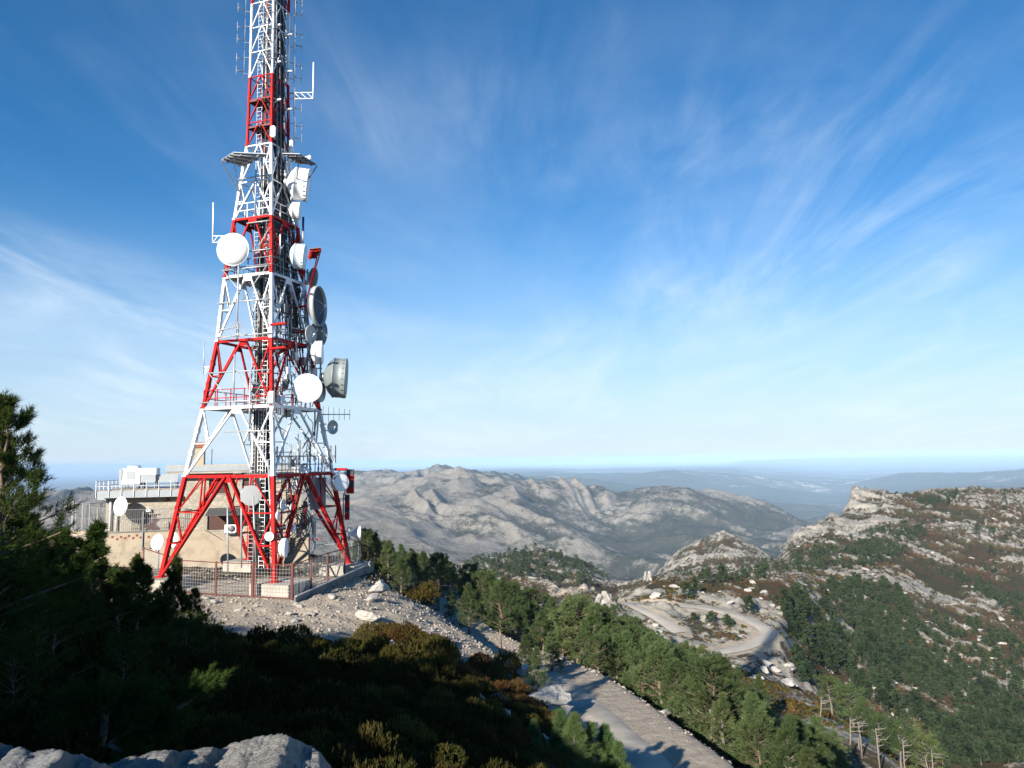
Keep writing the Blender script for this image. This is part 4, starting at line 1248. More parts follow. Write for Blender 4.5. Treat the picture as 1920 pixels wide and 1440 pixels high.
# ------------------------------------------------------------------ footings, yard fence, plank edge
def footing(c, sx, sy, label, dx=0.0, dy=0.0):
    p = corner(c, 0); o = link('footing', None, label=label, cat='footing', group='concrete footings of the mast')
    me = MB().box((0, 0, -0.75), (sx, sy, 1.5)).mesh('footing', M_CONC)
    bm = bmesh.new(); bm.from_mesh(me); bmesh.ops.subdivide_edges(bm, edges=list(bm.edges), cuts=6, use_grid_fill=True)
    rr = random.Random(c)
    for v in bm.verts:
        v.co += Vector((rr.uniform(-1, 1), rr.uniform(-1, 1), rr.uniform(-1, 1))) * 0.012
    bmesh.ops.bevel(bm, geom=[e for e in bm.edges if e.is_manifold and e.calc_face_angle() > 0.7], offset=0.03, segments=1, affect='EDGES')
    bm.to_mesh(me); bm.free()
    bpy.data.objects.remove(o)
    return link('footing', me, None, tw(p + Vector((dx, dy, -0.002))), None, label, 'footing', 'concrete footings of the mast', (0, 0, TROT))


footing(0, 2.2, 2.4, 'concrete footing block under the left leg behind the dark pine tips', 0.2, 0.1)
footing(1, 2.7, 2.2, 'largest concrete footing block under the front leg behind the fence corner', 0.15, 0.30)
footing(2, 2.7, 2.8, 'concrete footing block under the right leg with a round dish shadow', -0.1, -0.1)
footing(3, 2.6, 2.0, 'concrete footing block under the rear leg before the beige wall', 0.1, -0.3)

FZ = PAD_Z - 0.05


def fence():
    base = [gp(268, 1082, FZ), gp(338, 1113, FZ), gp(404, 1118.5, FZ), gp(473, 1122, FZ), gp(547, 1126, FZ), gp(583, 1109, FZ), gp(614, 1096, FZ), gp(646, 1085, FZ), gp(678, 1074, FZ), gp(640, 1049, FZ)]
    o = thing('yard_fence', 'maroon steel mesh fence around the foot of the mast', 'fence', base[4])
    h = 2.0
    up = Vector((0, 0, 1))
    for i, b in enumerate(base):
        w = 0.13 if i in (1, 3, 4) else 0.09
        MB().beam(b - up * 0.5, b + up * (h + (0.08 if i in (1, 4) else 0.03)), w, w, (0, 1, 0)).build('post', M_MAROON, o)
        if i == 3:
            MB().beam(b + Vector((0.16, 0, -0.5)), b + Vector((0.16, 0, h + 0.05)), 0.10, 0.10, (0, 1, 0)).build('post', M_MAROON, o)
    for i in range(len(base) - 1):
        a, b = base[i], base[i + 1]
        rl = MB(); rl.beam(a + up * (h - 0.04), b + up * (h - 0.04), 0.05); rl.beam(a + up * 0.12, b + up * 0.12, 0.05); rl.build('rail', M_MAROON, o)
        wm = MB(); n = max(2, int((b - a).length / 0.2))
        for k in range(1, n):
            p = lerp(a, b, k / n); wm.beam(p + up * 0.12, p + up * (h - 0.05), 0.008)
        for q in np.arange(0.3, h - 0.1, 0.2):
            wm.beam(a + up * float(q), b + up * float(q), 0.008)
        wm.build('wire_mesh', M_GALV, o)
    # low kerb under the front run
    k = thing('fence_kerb', 'low pale concrete kerb under the front run of the mesh fence', 'kerb', base[3])
    d = (base[4] - base[1]).normalized()
    for (a, b, h_, nm) in ((base[1] - d * 0.3, base[3] - d * 0.1, 0.28, 'kerb_length'), (base[3] - d * 0.1, base[4] + d * 0.14, 0.42, 'kerb_length')):
        MB().beam(a + up * (0.02 - h_ * 0.5 - 0.02), b + up * (0.0 - h_ * 0.5), 0.26, h_ * 1.0 + 0.04).build(nm, M_CONC, k)
    # plank retaining edge running back to the right
    A, B = gp(553, 1133, FZ - 0.1), gp(689, 1078, FZ - 0.1)
    A.z = FZ + 0.02; B.z = FZ + 0.30
    w = thing('plank_edging', 'weathered grey plank edging right of the fence corner', 'retaining edge', A)
    mw = mat('weathered_plank', (0.20, 0.19, 0.18), 0.9, var=0.25, vscale=5, objvar=0.3)
    n = 24; rr = random.Random(8)
    nrm = (B - A).cross(up).normalized()
    for i in range(n):
        a, b = lerp(A, B, i / n), lerp(A, B, (i + 0.94) / n)
        hh = 0.62 + rr.uniform(-0.02, 0.02); c = (a + b) / 2 + nrm * (0.02 + rr.uniform(0, 0.02))
        MB().beam(a + up * (hh / 2 - 0.32), b + up * (hh / 2 - 0.32), 0.05, hh).build('plank', mw, w)
    MB().beam(A + up * 0.31 + nrm * 0.05, B + up * 0.31 + nrm * 0.05, 0.14, 0.05).build('top_rail', M_GALV, w)
    MB().beam(lerp(A, B, 0.33) - up * 0.42 + nrm * 0.12, B - up * 0.36 + nrm * 0.12, 0.16, 0.20).build('lower_board', M_CONC, w)
    MB().box(B + nrm * 0.05 - up * 0.15, (0.32, 0.3, 1.4)).build('end_post', M_CONC, w)


fence()

# ------------------------------------------------------------------ the station building
BA = math.radians(13)
BO = pt(578, 1050, 59.0); BO.z = 0
E1, E2 = Vector((-math.cos(BA), -math.sin(BA), 0)), Vector((-math.sin(BA), math.cos(BA), 0))
BR = Matrix((E1, E2, Vector((0, 0, 1)))).transposed()
BASE = Vector((BO.x, BO.y, PAD_Z))


def bw(u, v, z):
    return Vector((BO.x, BO.y, 0)) + E1 * u + E2 * v + Vector((0, 0, z))


def bp(px, py, v):
    """where the sight line of a pixel meets the plane v behind the building's front: (u, z)"""
    r = ray(px, py); n = E2; k = (n.dot(Vector((BO.x, BO.y, 0))) + v) / n.dot(r); P = r * k
    return (P - Vector((BO.x, BO.y, 0))).dot(E1), P.z


def bbox(mb, u0, u1, v0, v1, z0, z1, mi=0):
    c = bw((u0 + u1) / 2, (v0 + v1) / 2, (z0 + z1) / 2)
    return mb.box(c, (abs(u1 - u0), abs(v1 - v0), abs(z1 - z0)), BR, mi)


def wall_with_holes(mb, u0, u1, z0, z1, v, th, holes):
    us = sorted({u0, u1, *[h[0] for h in holes], *[h[1] for h in holes]}); zs = sorted({z0, z1, *[h[2] for h in holes], *[h[3] for h in holes]})
    us = [u for u in us if u0 <= u <= u1]; zs = [z for z in zs if z0 <= z <= z1]
    for a, b in zip(us[:-1], us[1:]):
        for c, d in zip(zs[:-1], zs[1:]):
            if not any(h[0] - 1e-4 <= a and b <= h[1] + 1e-4 and h[2] - 1e-4 <= c and d <= h[3] + 1e-4 for h in holes):
                bbox(mb, a, b, v, v + th, c, d)


def building():
    o = thing('station_building', 'stone walled mountain station with flat gravel roofs behind the mast', 'building', BASE)
    # plinth
    uL, zT = bp(196, 1001, 0.0); _, zLo = bp(430, 1013, 0.0); uS0, _ = bp(385, 997, 0.0); uS1, _ = bp(418, 1013, 0.0)
    zB = PAD_Z - 0.6
    prof = [(0.0, zB), (uL + 2.5, zB), (uL + 2.5, zT - 0.25), (uL, zT), (uS0, zT), (uS1, zLo), (0.0, zLo)]
    mb = MB(); vs = [bw(u, 0, z) for u, z in prof] + [bw(u, 3.6, z) for u, z in prof]; n = len(prof)
    mb.add(vs, [tuple(range(n))[::-1], tuple(range(n, 2 * n))] + [(i, (i + 1) % n, (i + 1) % n + n, i + n) for i in range(n)])
    pl = mb.build('plinth', M_REND, o)
    holes = [(211, 1007), (220, 1011), (227, 1007), (235, 1009), (242, 1005), (250, 1009), (257, 1004), (264, 1008), (279, 1007)]
    for px, py in holes:
        u, z = bp(px, py, 0)
        fr = MB(); bbox(fr, u - 0.085, u + 0.085, -0.006, 0.05, z - 0.085, z + 0.085); q = fr.build('weep_hole', M_TERRA, pl, world=False)
        q.data.transform(Matrix.Translation(-BASE))
        s_ = MB(); bbox(s_, u - 0.03, u + 0.06, -0.009, 0.03, z - 0.02, z + 0.06); q = s_.build('weep_hole', M_BROWN, pl, world=False); q.data.transform(Matrix.Translation(-BASE))
    u0, z0 = bp(300, 1050, -0.02)
    # left wing
    v1 = 1.6
    uA, zE = bp(199, 936, v1); uB, _ = bp(352, 930, v1); _, zF = bp(240, 906, v1 - 0.5); zE = zE
    dL, dz = bp(264, 965, v1); dR, _ = bp(301, 965, v1); vl, vz = bp(315, 937, v1)
    wl = MB(); wall_with_holes(wl, uB, uA, zT - 0.4, zE + 0.15, v1, 0.3, [(dR, dL, zT - 0.4, dz)])
    bbox(wl, uA - 0.3, uA, v1 + 0.3, 8.0, zT - 0.4, zE + 0.15)
    wl.build('wall', M_STONE, o)
    dr = MB(); bbox(dr, dR, dL, v1 + 0.16, v1 + 0.22, zT - 0.4, dz); bbox(dr, dR + .02, dR + (dL - dR) * .38, v1 + 0.13, v1 + .16, zT - .4, dz)
    dm = mat('flaking_door_paint', (0.10, 0.04, 0.035), 0.8, col2=(0.36, 0.38, 0.38), cscale=1.7, cpos=(0.47, 0.53), coords='Object')
    dr.build('door', dm, o)
    vn = MB(); bbox(vn, vl - 0.14, vl + 0.16, v1 - 0.05, v1, vz - 0.14, vz + 0.12); vn.build('vent', M_TERRA, o)
    # left roof: dark soffit, zinc fascia, gravel
    r0, r1 = uB - 0.2, uA + 0.55; vf = v1 - 0.75
    rf = MB(); bbox(rf, r0, r1, vf + 0.25, 8.2, zE + 0.14, zE + 0.32); rf.build('soffit', M_ROOFD, o)
    fs = MB(); bbox(fs, r0, r1, vf, vf + 0.06, zE + 0.10, zE + 0.62); bbox(fs, r1 - 0.06, r1, vf + .06, 8.2, zE + 0.10, zE + 0.62); fs.build('fascia', M_ZINC, o)
    gv = MB(); bbox(gv, r0, r1 - 0.1, vf + 0.1, 8.1, zE + 0.33, zE + 0.66); gv.build('roof', M_GRAVEL, o)
    rr = random.Random(2)
    zr = zE + 0.64
    rail = MB()
    for k in range(8):
        u = lerp(r0 + 0.4, r1 - 0.05, k / 7); rail.beam(bw(u, vf - 0.03, zE + 0.15), bw(u, vf - 0.03, zr + 0.75), 0.05)
    for k in range(6):
        rail.beam(bw(r1 + 0.02, vf + 1.0 + k * 1.1, zE + 0.15), bw(r1 + 0.02, vf + 1.0 + k * 1.1, zr + 0.75), 0.05)
    rail.beam(bw(r0, vf + 0.02, zr + 0.35), bw(r1, vf + 0.02, zr + 0.35), 0.07); rail.beam(bw(r1, vf, zr + 0.35), bw(r1, 8, zr + 0.35), 0.06); rail.beam(bw(r1, vf, zr + 0.7), bw(r1, 8, zr + 0.7), 0.05)
    rail.build('roof_railing', M_GALV, o)
    # main block
    vm = 0.35
    uM, zM = bp(349, 888, vm); _, zM2 = bp(420, 873, vm); uR = 0.25
    wins = []
    for (x0, x1, y0, y1) in ((392, 426, 899, 925), (455, 476, 899, 911), (389, 426, 962, 993)):
        a, b = bp(x0, y0, vm), bp(x1, y1, vm); wins.append((b[0], a[0], b[1], a[1]))
    wl = MB(); wall_with_holes(wl, uR, uM, min(zLo, zT) - 0.3, zM, vm, 0.35, wins)
    bbox(wl, uM - 0.3, uM, vm + 0.35, 3.4, zT - .3, zM); bbox(wl, uR, uR + 0.3, vm + 0.35, 3.4, zLo - .3, zM); bbox(wl, uR + .3, uM - .3, 3.1, 3.4, zLo - .3, zM)
    wl.build('wall', M_STONE, o)
    for w in wins:
        s_ = MB(); bbox(s_, w[0], w[1], vm + 0.12, vm + 0.18, w[2], w[3])
        wi = s_.build('window_shutter', M_BROWN, o)
        sl = MB(); bbox(sl, w[0] - 0.06, w[1] + 0.06, vm - 0.04, vm + 0.1, w[2] - 0.08, w[2]); q = sl.build('sill', M_CONC, wi, world=False); q.data.transform(Matrix.Translation(-BASE))
    uO, _ = bp(312, 880, vm - 1.0)
    rf = MB(); bbox(rf, 0.3, uO, vm - 1.0, 3.9, zM + 0.0, zM + 0.32); rf.build('roof_slab', M_CONC, o)
    fs = MB(); bbox(fs, 0.25, uO + 0.05, vm - 1.05, vm - 1.003, zM + 0.16, zM + 0.55); bbox(fs, uO + .003, uO + 0.05, vm - 1.0, 3.9, zM + 0.16, zM + 0.55); fs.build('fascia', M_ZINC, o)
    gv = MB(); bbox(gv, 0.35, uO - 0.02, vm - 0.95, 3.8, zM + 0.33, zM + 0.66); gv.build('roof', M_GRAVEL, o)
    # chimney
    cu, _ = bp(373.5, 868, 2.4); _, cz = bp(373, 829, 2.4)
    ch = MB(); bbox(ch, cu - 0.38, cu + 0.38, 2.1, 2.8, zM + 0.5, cz - 0.45); co = ch.build('chimney', M_REND, o)
    cc = MB(); bbox(cc, cu - 0.44, cu + 0.44, 2.02, 2.88, cz - 0.449, cz); q = cc.build('chimney_cap', M_TERRA, co, world=False); q.data.transform(Matrix.Translation(-BASE))
    # canopy over the lower window
    a = bp(388, 963, -0.6); b = bp(437, 966, -0.6)
    cv = MB(); n1 = [bw(a[0], vm, a[1] + 0.35), bw(b[0] - 1.5, vm, a[1] + 0.35), bw(b[0] - 1.5, -1.3, a[1] - 0.05), bw(a[0], -1.3, a[1] - 0.05)]
    cv.add(n1 + [p - Vector((0, 0, 0.1)) for p in n1], [(0, 1, 2, 3), (7, 6, 5, 4), (0, 4, 5, 1), (1, 5, 6, 2), (2, 6, 7, 3), (3, 7, 4, 0)]); cv.build('canopy', M_ROOFD, o)
    # rain pipes at the wing corner
    for px in (207, 219):
        u, _ = bp(px, 960, v1 - 0.12); MB().tube([bw(u, v1 - 0.12, zT), bw(u, v1 - 0.12, zE + 0.1)], 0.075, 8).build('rain_pipe', M_PVC, o)
    u, z = bp(191, 930, v1 + 1); cb = MB(); bbox(cb, u - 0.5, u + 0.3, v1 + 1, v1 + 2, z - 0.3, z + 0.35); cb.build('meter_cabinet', M_ZINC, o)
    lu, lz = bp(278, 957, v1 - 0.2)
    lm = MB(); bbox(lm, lu - 0.16, lu + 0.16, v1 - 0.25, v1, lz - 0.1, lz + 0.1); lm.beam(bw(lu + 0.1, v1 - 0.3, lz + 0.02), bw(lu - 0.05, v1 - 0.2, lz + 0.2), 0.05); lm.build('wall_lamp', M_PVC, o)
    tu, _ = bp(397, 868, 3); MB().tube([bw(tu, 3, zM + 0.4), bw(tu, 3, zM + 1.9)], 0.03, 6).build('roof_mast', M_GALV, o)
    # split air conditioner on the wall
    ac = bp(432, 991, vm - 0.35); aco = thing('wall_air_conditioner', 'white air conditioner box on the stone wall below the canopy', 'air conditioner', bw(ac[0], vm - 0.35, ac[1]))
    q = MB(); bbox(q, ac[0] - 0.42, ac[0] + 0.42, vm - 0.4, vm - 0.05, ac[1] - 0.3, ac[1] + 0.3); q.build('casing', M_PVC, aco)
    MB().lathe(bw(ac[0] - 0.1, vm - 0.41, ac[1]), -E2, [(0, 0.24), (0.02, 0.24), (0.02, 0.05), (0.025, 0)], 18).build('fan_grille', M_DGREY, aco)
    q = MB(); bbox(q, ac[0] - 0.35, ac[0] + 0.35, vm - 0.4, vm, ac[1] - 0.42, ac[1] - 0.303); q.build('bracket', M_DGREY, aco)
    # roof top unit
    vv = 4.2
    a0, zt_ = bp(229, 879, vv); a1, _ = bp(263, 879, vv); a2, _ = bp(293, 880, vv); _, zmid = bp(280, 890, vv)
    zb_ = zr + 0.38
    hv = thing('rooftop_cooling_unit', 'white cooling unit with round fan on the left flat roof', 'cooling unit', bw((a0 + a2) / 2, vv, zb_))
    q = MB(); bbox(q, a1, a0, vv, vv + 1.5, zb_, zt_); q.build('casing', M_PVC, hv)
    q = MB(); bbox(q, a0 - 0.95, a0 - 0.35, vv - 0.02, vv, zt_ - 0.85, zt_ - 0.2); q.build('access_panel', M_ZINC, hv)
    q = MB(); bbox(q, a0 - .01, a0 + 0.2, vv - .05, vv + 1.5, zb_, zt_ - .05); q.build('side_panel', M_ZINC, hv)
    MB().lathe(bw(a0 - 0.72, vv + 0.7, zt_), Vector((0, 0, 1)), [(0, 0.5), (0.22, 0.5), (0.22, 0.42), (0.1, 0.4), (0.1, 0)], 24).build('fan_cowl', M_PVC, hv)
    MB().lathe(bw(a0 - 0.72, vv + 0.7, zt_), Vector((0, 0, 1)), [(0.2, 0.44), (0.25, 0.4), (0.25, 0)], 24).build('fan_guard', M_DGREY, hv)
    q = MB(); bbox(q, a2, a1, vv, vv + 1.4, zmid, zt_ + 0.02); q.build('duct_hood', M_PVC, hv)
    q = MB(); bbox(q, a2 + 0.05, a1 - .003, vv + 0.05, vv + 1.3, zb_ + 0.12, zmid - 0.003); q.build('filter_box', M_ZINC, hv)
    q = MB(); bbox(q, a2 - 1.6, a2 + 0.03, vv + 0.3, vv + 0.36, zb_ + 0.1, zmid); q.build('screen_panel', M_ZINC, hv)
    for u in (a2 - 1.4, a2 + 0.1, a1 - 0.1, a1 + 0.3, a0 - 0.2):
        for v_ in (vv + 0.2, vv + 1.2):
            MB().beam(bw(u, v_, zr - 0.02), bw(u, v_, zb_ + 0.13), 0.1).build('support_post', M_DGREY, hv)
    # railing of upright bars on the plinth, and the fence running back along the terrace
    f = thing('bar_fence', 'grey fence of upright bars standing on the beige wall', 'fence', bw(uL, 0.2, zT))
    uE, _ = bp(352, 998, 0.15)
    for k, u in enumerate(np.arange(uE, uL - 0.1, 0.135)):
        MB().beam(bw(u, 0.15, zT - 0.02), bw(u, 0.15, zT + 1.75), 0.022).build('bar', M_BARS, f)
    for z in (0.12, 1.0, 1.7):
        MB().beam(bw(uE, 0.15, zT + z), bw(uL - 0.1, 0.15, zT + z), 0.03).build('rail', M_BARS, f)
    up_, _ = bp(268, 1000, 0.02)
    MB().beam(bw(up_, -0.06, zT - 1.3), bw(up_, -0.06, zT + 1.55), 0.07).build('post', M_BARS, f)
    f2 = thing('terrace_fence', 'tall grey bar fence on the terrace left of the building', 'fence', bw(uL + 0.2, 2.5, zT))
    A, B, C = bw(uL + 0.35, 2.2, zT - 0.1), bw(uL + 2.1, 3.6, zT - 0.1), bw(uL + 4.1, 6.2, zT - 0.1)
    up = Vector((0, 0, 1))
    for s_, e, h in ((A, B, 1.9), (B, C, 2.15), (C, bw(uL + 2.0, 9.5, zT), 2.0)):
        n = int((e - s_).length / 0.16)
        for k in range(n + 1):
            p = lerp(s_, e, k / n); MB().beam(p, p + up * h, 0.024 if k % 8 else 0.08).build('bar' if k % 8 else 'post', M_BARS, f2)
        for z in (0.1, 1.0, h - 0.05):
            MB().beam(s_ + up * z, e + up * z, 0.035).build('rail', M_BARS, f2)
    w = MB(); w.beam(B - up * 0.35, C - up * 0.35, 0.25, 0.7); w.beam(A - up * .35, B - up * .35, .25, .7); w.build('kerb', M_REND, f2)
    w = MB(); w.beam(C - up * 0.6, C + up * 2.3, 0.16); w.build('end_post', M_BARS, f2)
    # satellite dishes
    def sat(P, r, d, label, foot):
        s_ = thing('satellite_dish', label, 'satellite dish', foot, group='white offset satellite dishes by the building')
        d = d.normalized(); x = d.cross(up).normalized(); y = x.cross(d)
        vs = []; n = 28; rings = (1, 0.8, 0.55, 0.3)
        for q in rings:
            for k in range(n):
                a = 2 * math.pi * k / n; vs.append(P + (x * math.cos(a) + y * math.sin(a) * 1.12) * r * q - d * 0.18 * r * (1 - q * q))
        vs.append(P - d * 0.18 * r)
        fs = [(i * n + k, i * n + (k + 1) % n, (i + 1) * n + (k + 1) % n, (i + 1) * n + k) for i in range(3) for k in range(n)] + [(3 * n + k, 3 * n + (k + 1) % n, 4 * n) for k in range(n)]
        m_ = MB().add(vs, fs, 0, True); ob = m_.build('reflector', M_DISHW, s_)
        sm = ob.modifiers.new('thickness', 'SOLIDIFY'); sm.thickness = 0.03
        e = P + d * r * 0.95 - y * r * 0.85
        MB().tube([P - y * r * 1.05, e], 0.02, 5).tube([P + x * r * 0.9 - y * r * .3, e], 0.012, 5).tube([P - x * r * 0.9 - y * r * .3, e], 0.012, 5).build('feed_arm', M_DGREY, s_)
        MB().lathe(e, -d, [(-0.12, 0), (-0.1, 0.05), (0.06, 0.06), (0.07, 0)], 10).build('feed_horn', M_DGREY, s_)
        m_ = MB(); m_.tube([foot, P - d * 0.3 * r - y * 0.1], 0.045, 7); m_.beam(P - d * 0.3 * r, P - d * 0.12 * r, 0.14); m_.build('mast_arm', M_DGREY, s_)
    u, z = bp(226, 950, v1 - 1.0); P = bw(u, v1 - 1.0, z)
    sat(P, 0.66, Vector((-0.30, -0.92, 0.10)), 'white satellite dish on the stone wing casting a round shadow', bw(u - 0.1, v1, z - 0.2))
    P = pt(295, 1017, 51.5); sat(P, 0.52, Vector((-0.32, -0.90, 0.22)), 'white satellite dish on a post before the beige wall', Vector((P.x + 0.1, P.y + 0.1, PAD_Z - 0.1)))
    P = pt(325, 1013, 53.4); sat(P, 0.5, Vector((-0.45, -0.85, 0.15)), 'white satellite dish half hidden behind the red left leg', Vector((P.x + 0.1, P.y + 0.15, PAD_Z - 0.1)))


building()

# ------------------------------------------------------------------ roads
M_ROAD = mat('worn_concrete_road', (0.45, 0.395, 0.32), 0.95, var=0.16, vscale=0.6, bump=0.25, bscale=6, col2=(0.31, 0.28, 0.24), cscale=0.5, spec=0.15)
M_TRACK = mat('pale_gravel_track', (0.46, 0.41, 0.34), 0.95, var=0.12, vscale=0.2, col2=(0.36, 0.33, 0.29), cscale=0.12, spec=0.1)


def strip(name, line, half, m, lift):
    V = []
    n = len(line); rr = random.Random(3)
    for i in range(n):
        d = line[min(i + 1, n - 1)] - line[max(i - 1, 0)]; d[2] = 0; d = d / np.linalg.norm(d); s_ = np.array([d[1], -d[0], 0])
        j = rr.uniform(-0.06, 0.06) * half / 1.5
        for q in (-1, -0.5, 0, 0.5, 1):
            p = line[i] + s_ * (half * q + (j if abs(q) == 1 else 0)); V.append((p[0], p[1], line[i][2] + lift + 0.03 * half * (1 - q * q) - (0.12 if abs(q) == 1 else 0.0)))
    link(name, mesh_np(name, V, grid_faces(n, 5), m), kind='structure')


def shifted(line, off):
    d = np.gradient(line, axis=0); s_ = np.stack([d[:, 1], -d[:, 0]], 1) / np.hypot(d[:, 0], d[:, 1])[:, None]
    q = line.copy(); q[:, :2] += s_ * off; return q


strip('road', shifted(ROADC, -0.65), 0.88, M_ROAD, 0.03)
strip('track', SWC, 2.1, M_TRACK, -0.05)

# ------------------------------------------------------------------ rocks
M_ROCK = mat('limestone', (0.44, 0.41, 0.365), 0.95, var=0.22, vscale=2.2, bump=0.9, bscale=6, col2=(0.33, 0.315, 0.29), cscale=1.1, cpos=(0.45, 0.68), spec=0.12, coords='Object')
M_ROCKD = mat('weathered_limestone', (0.36, 0.345, 0.32), 0.95, var=0.22, vscale=2.5, bump=0.9, bscale=9, col2=(0.25, 0.24, 0.225), cscale=1.4, spec=0.12)


M_SCREE = mat('scree_stone', (0.38, 0.33, 0.27), 0.95, var=0.3, vscale=0.9, spec=0.1, col2=(0.24, 0.21, 0.18), cscale=0.5)


def noise3(P, s, seed):
    return (fbm(P[:, 0] * s + seed, P[:, 1] * s + 0.7 * P[:, 2] * s + seed * 2, 4) + fbm(P[:, 2] * s - seed, P[:, 0] * s * 0.6 + P[:, 1] * s * 0.8 + 3.1, 4)) * 0.7


def rock_mesh(seed, sub=3, flat=0.6, rough=0.3, cuts=7, m=None, name='boulder'):
    bm = bmesh.new(); bmesh.ops.create_icosphere(bm, subdivisions=sub, radius=1.0)
    P = np.array([v.co[:] for v in bm.verts]); rg = np.random.default_rng(seed)
    for k in range(cuts * 2):          # planes that shear off faces
        nrm = rg.normal(size=3); nrm /= np.linalg.norm(nrm); d = rg.uniform(0.35, 0.75)
        t = P @ nrm - d; P = P - np.outer(np.clip(t, 0, None) * 0.92, nrm)
    r = np.linalg.norm(P, axis=1, keepdims=True)
    P = P * (1 + rough * noise3(P, 1.4, seed)[:, None] + 0.16 * noise3(P, 4.2, seed + 9)[:, None])
    P[:, 2] *= flat
    for v, p in zip(bm.verts, P): v.co = p
    me = bpy.data.meshes.new(name); bm.to_mesh(me); bm.free(); me.materials.append(m or M_ROCK)
    return me


ROCKS = [rock_mesh(i, 3, 0.62, 0.32) for i in range(7)]
M_CRAG = mat('crag_limestone', (0.36, 0.335, 0.295), 0.95, var=0.35, vscale=3.0, bump=1.0, bscale=5, col2=(0.19, 0.18, 0.165), cscale=2.2, cpos=(0.45, 0.6), spec=0.1)
CRAGS = [rock_mesh(50 + i, 4, 1.0, 0.35, 9, M_CRAG) for i in range(3)]
ROCKS_HI = [rock_mesh(20 + i, 5, 0.6, 0.34) for i in range(3)]


def rock(px, py, D, sx, sy, sz, label, hi=None, rz=None, name='boulder', group=None, sink=0.22):
    p = pt(px, py, D); z = H1(p.x, p.y)
    me = ROCKS_HI[hi % 3] if hi is not None else ROCKS[int(px + py) % 7]
    return link(name, me, None, (p.x, p.y, z + sz * (0.6 - sink)), None, label, 'rock', group, (0.1, 0.05, rz if rz is not None else px * 0.7), (sx, sy, sz))


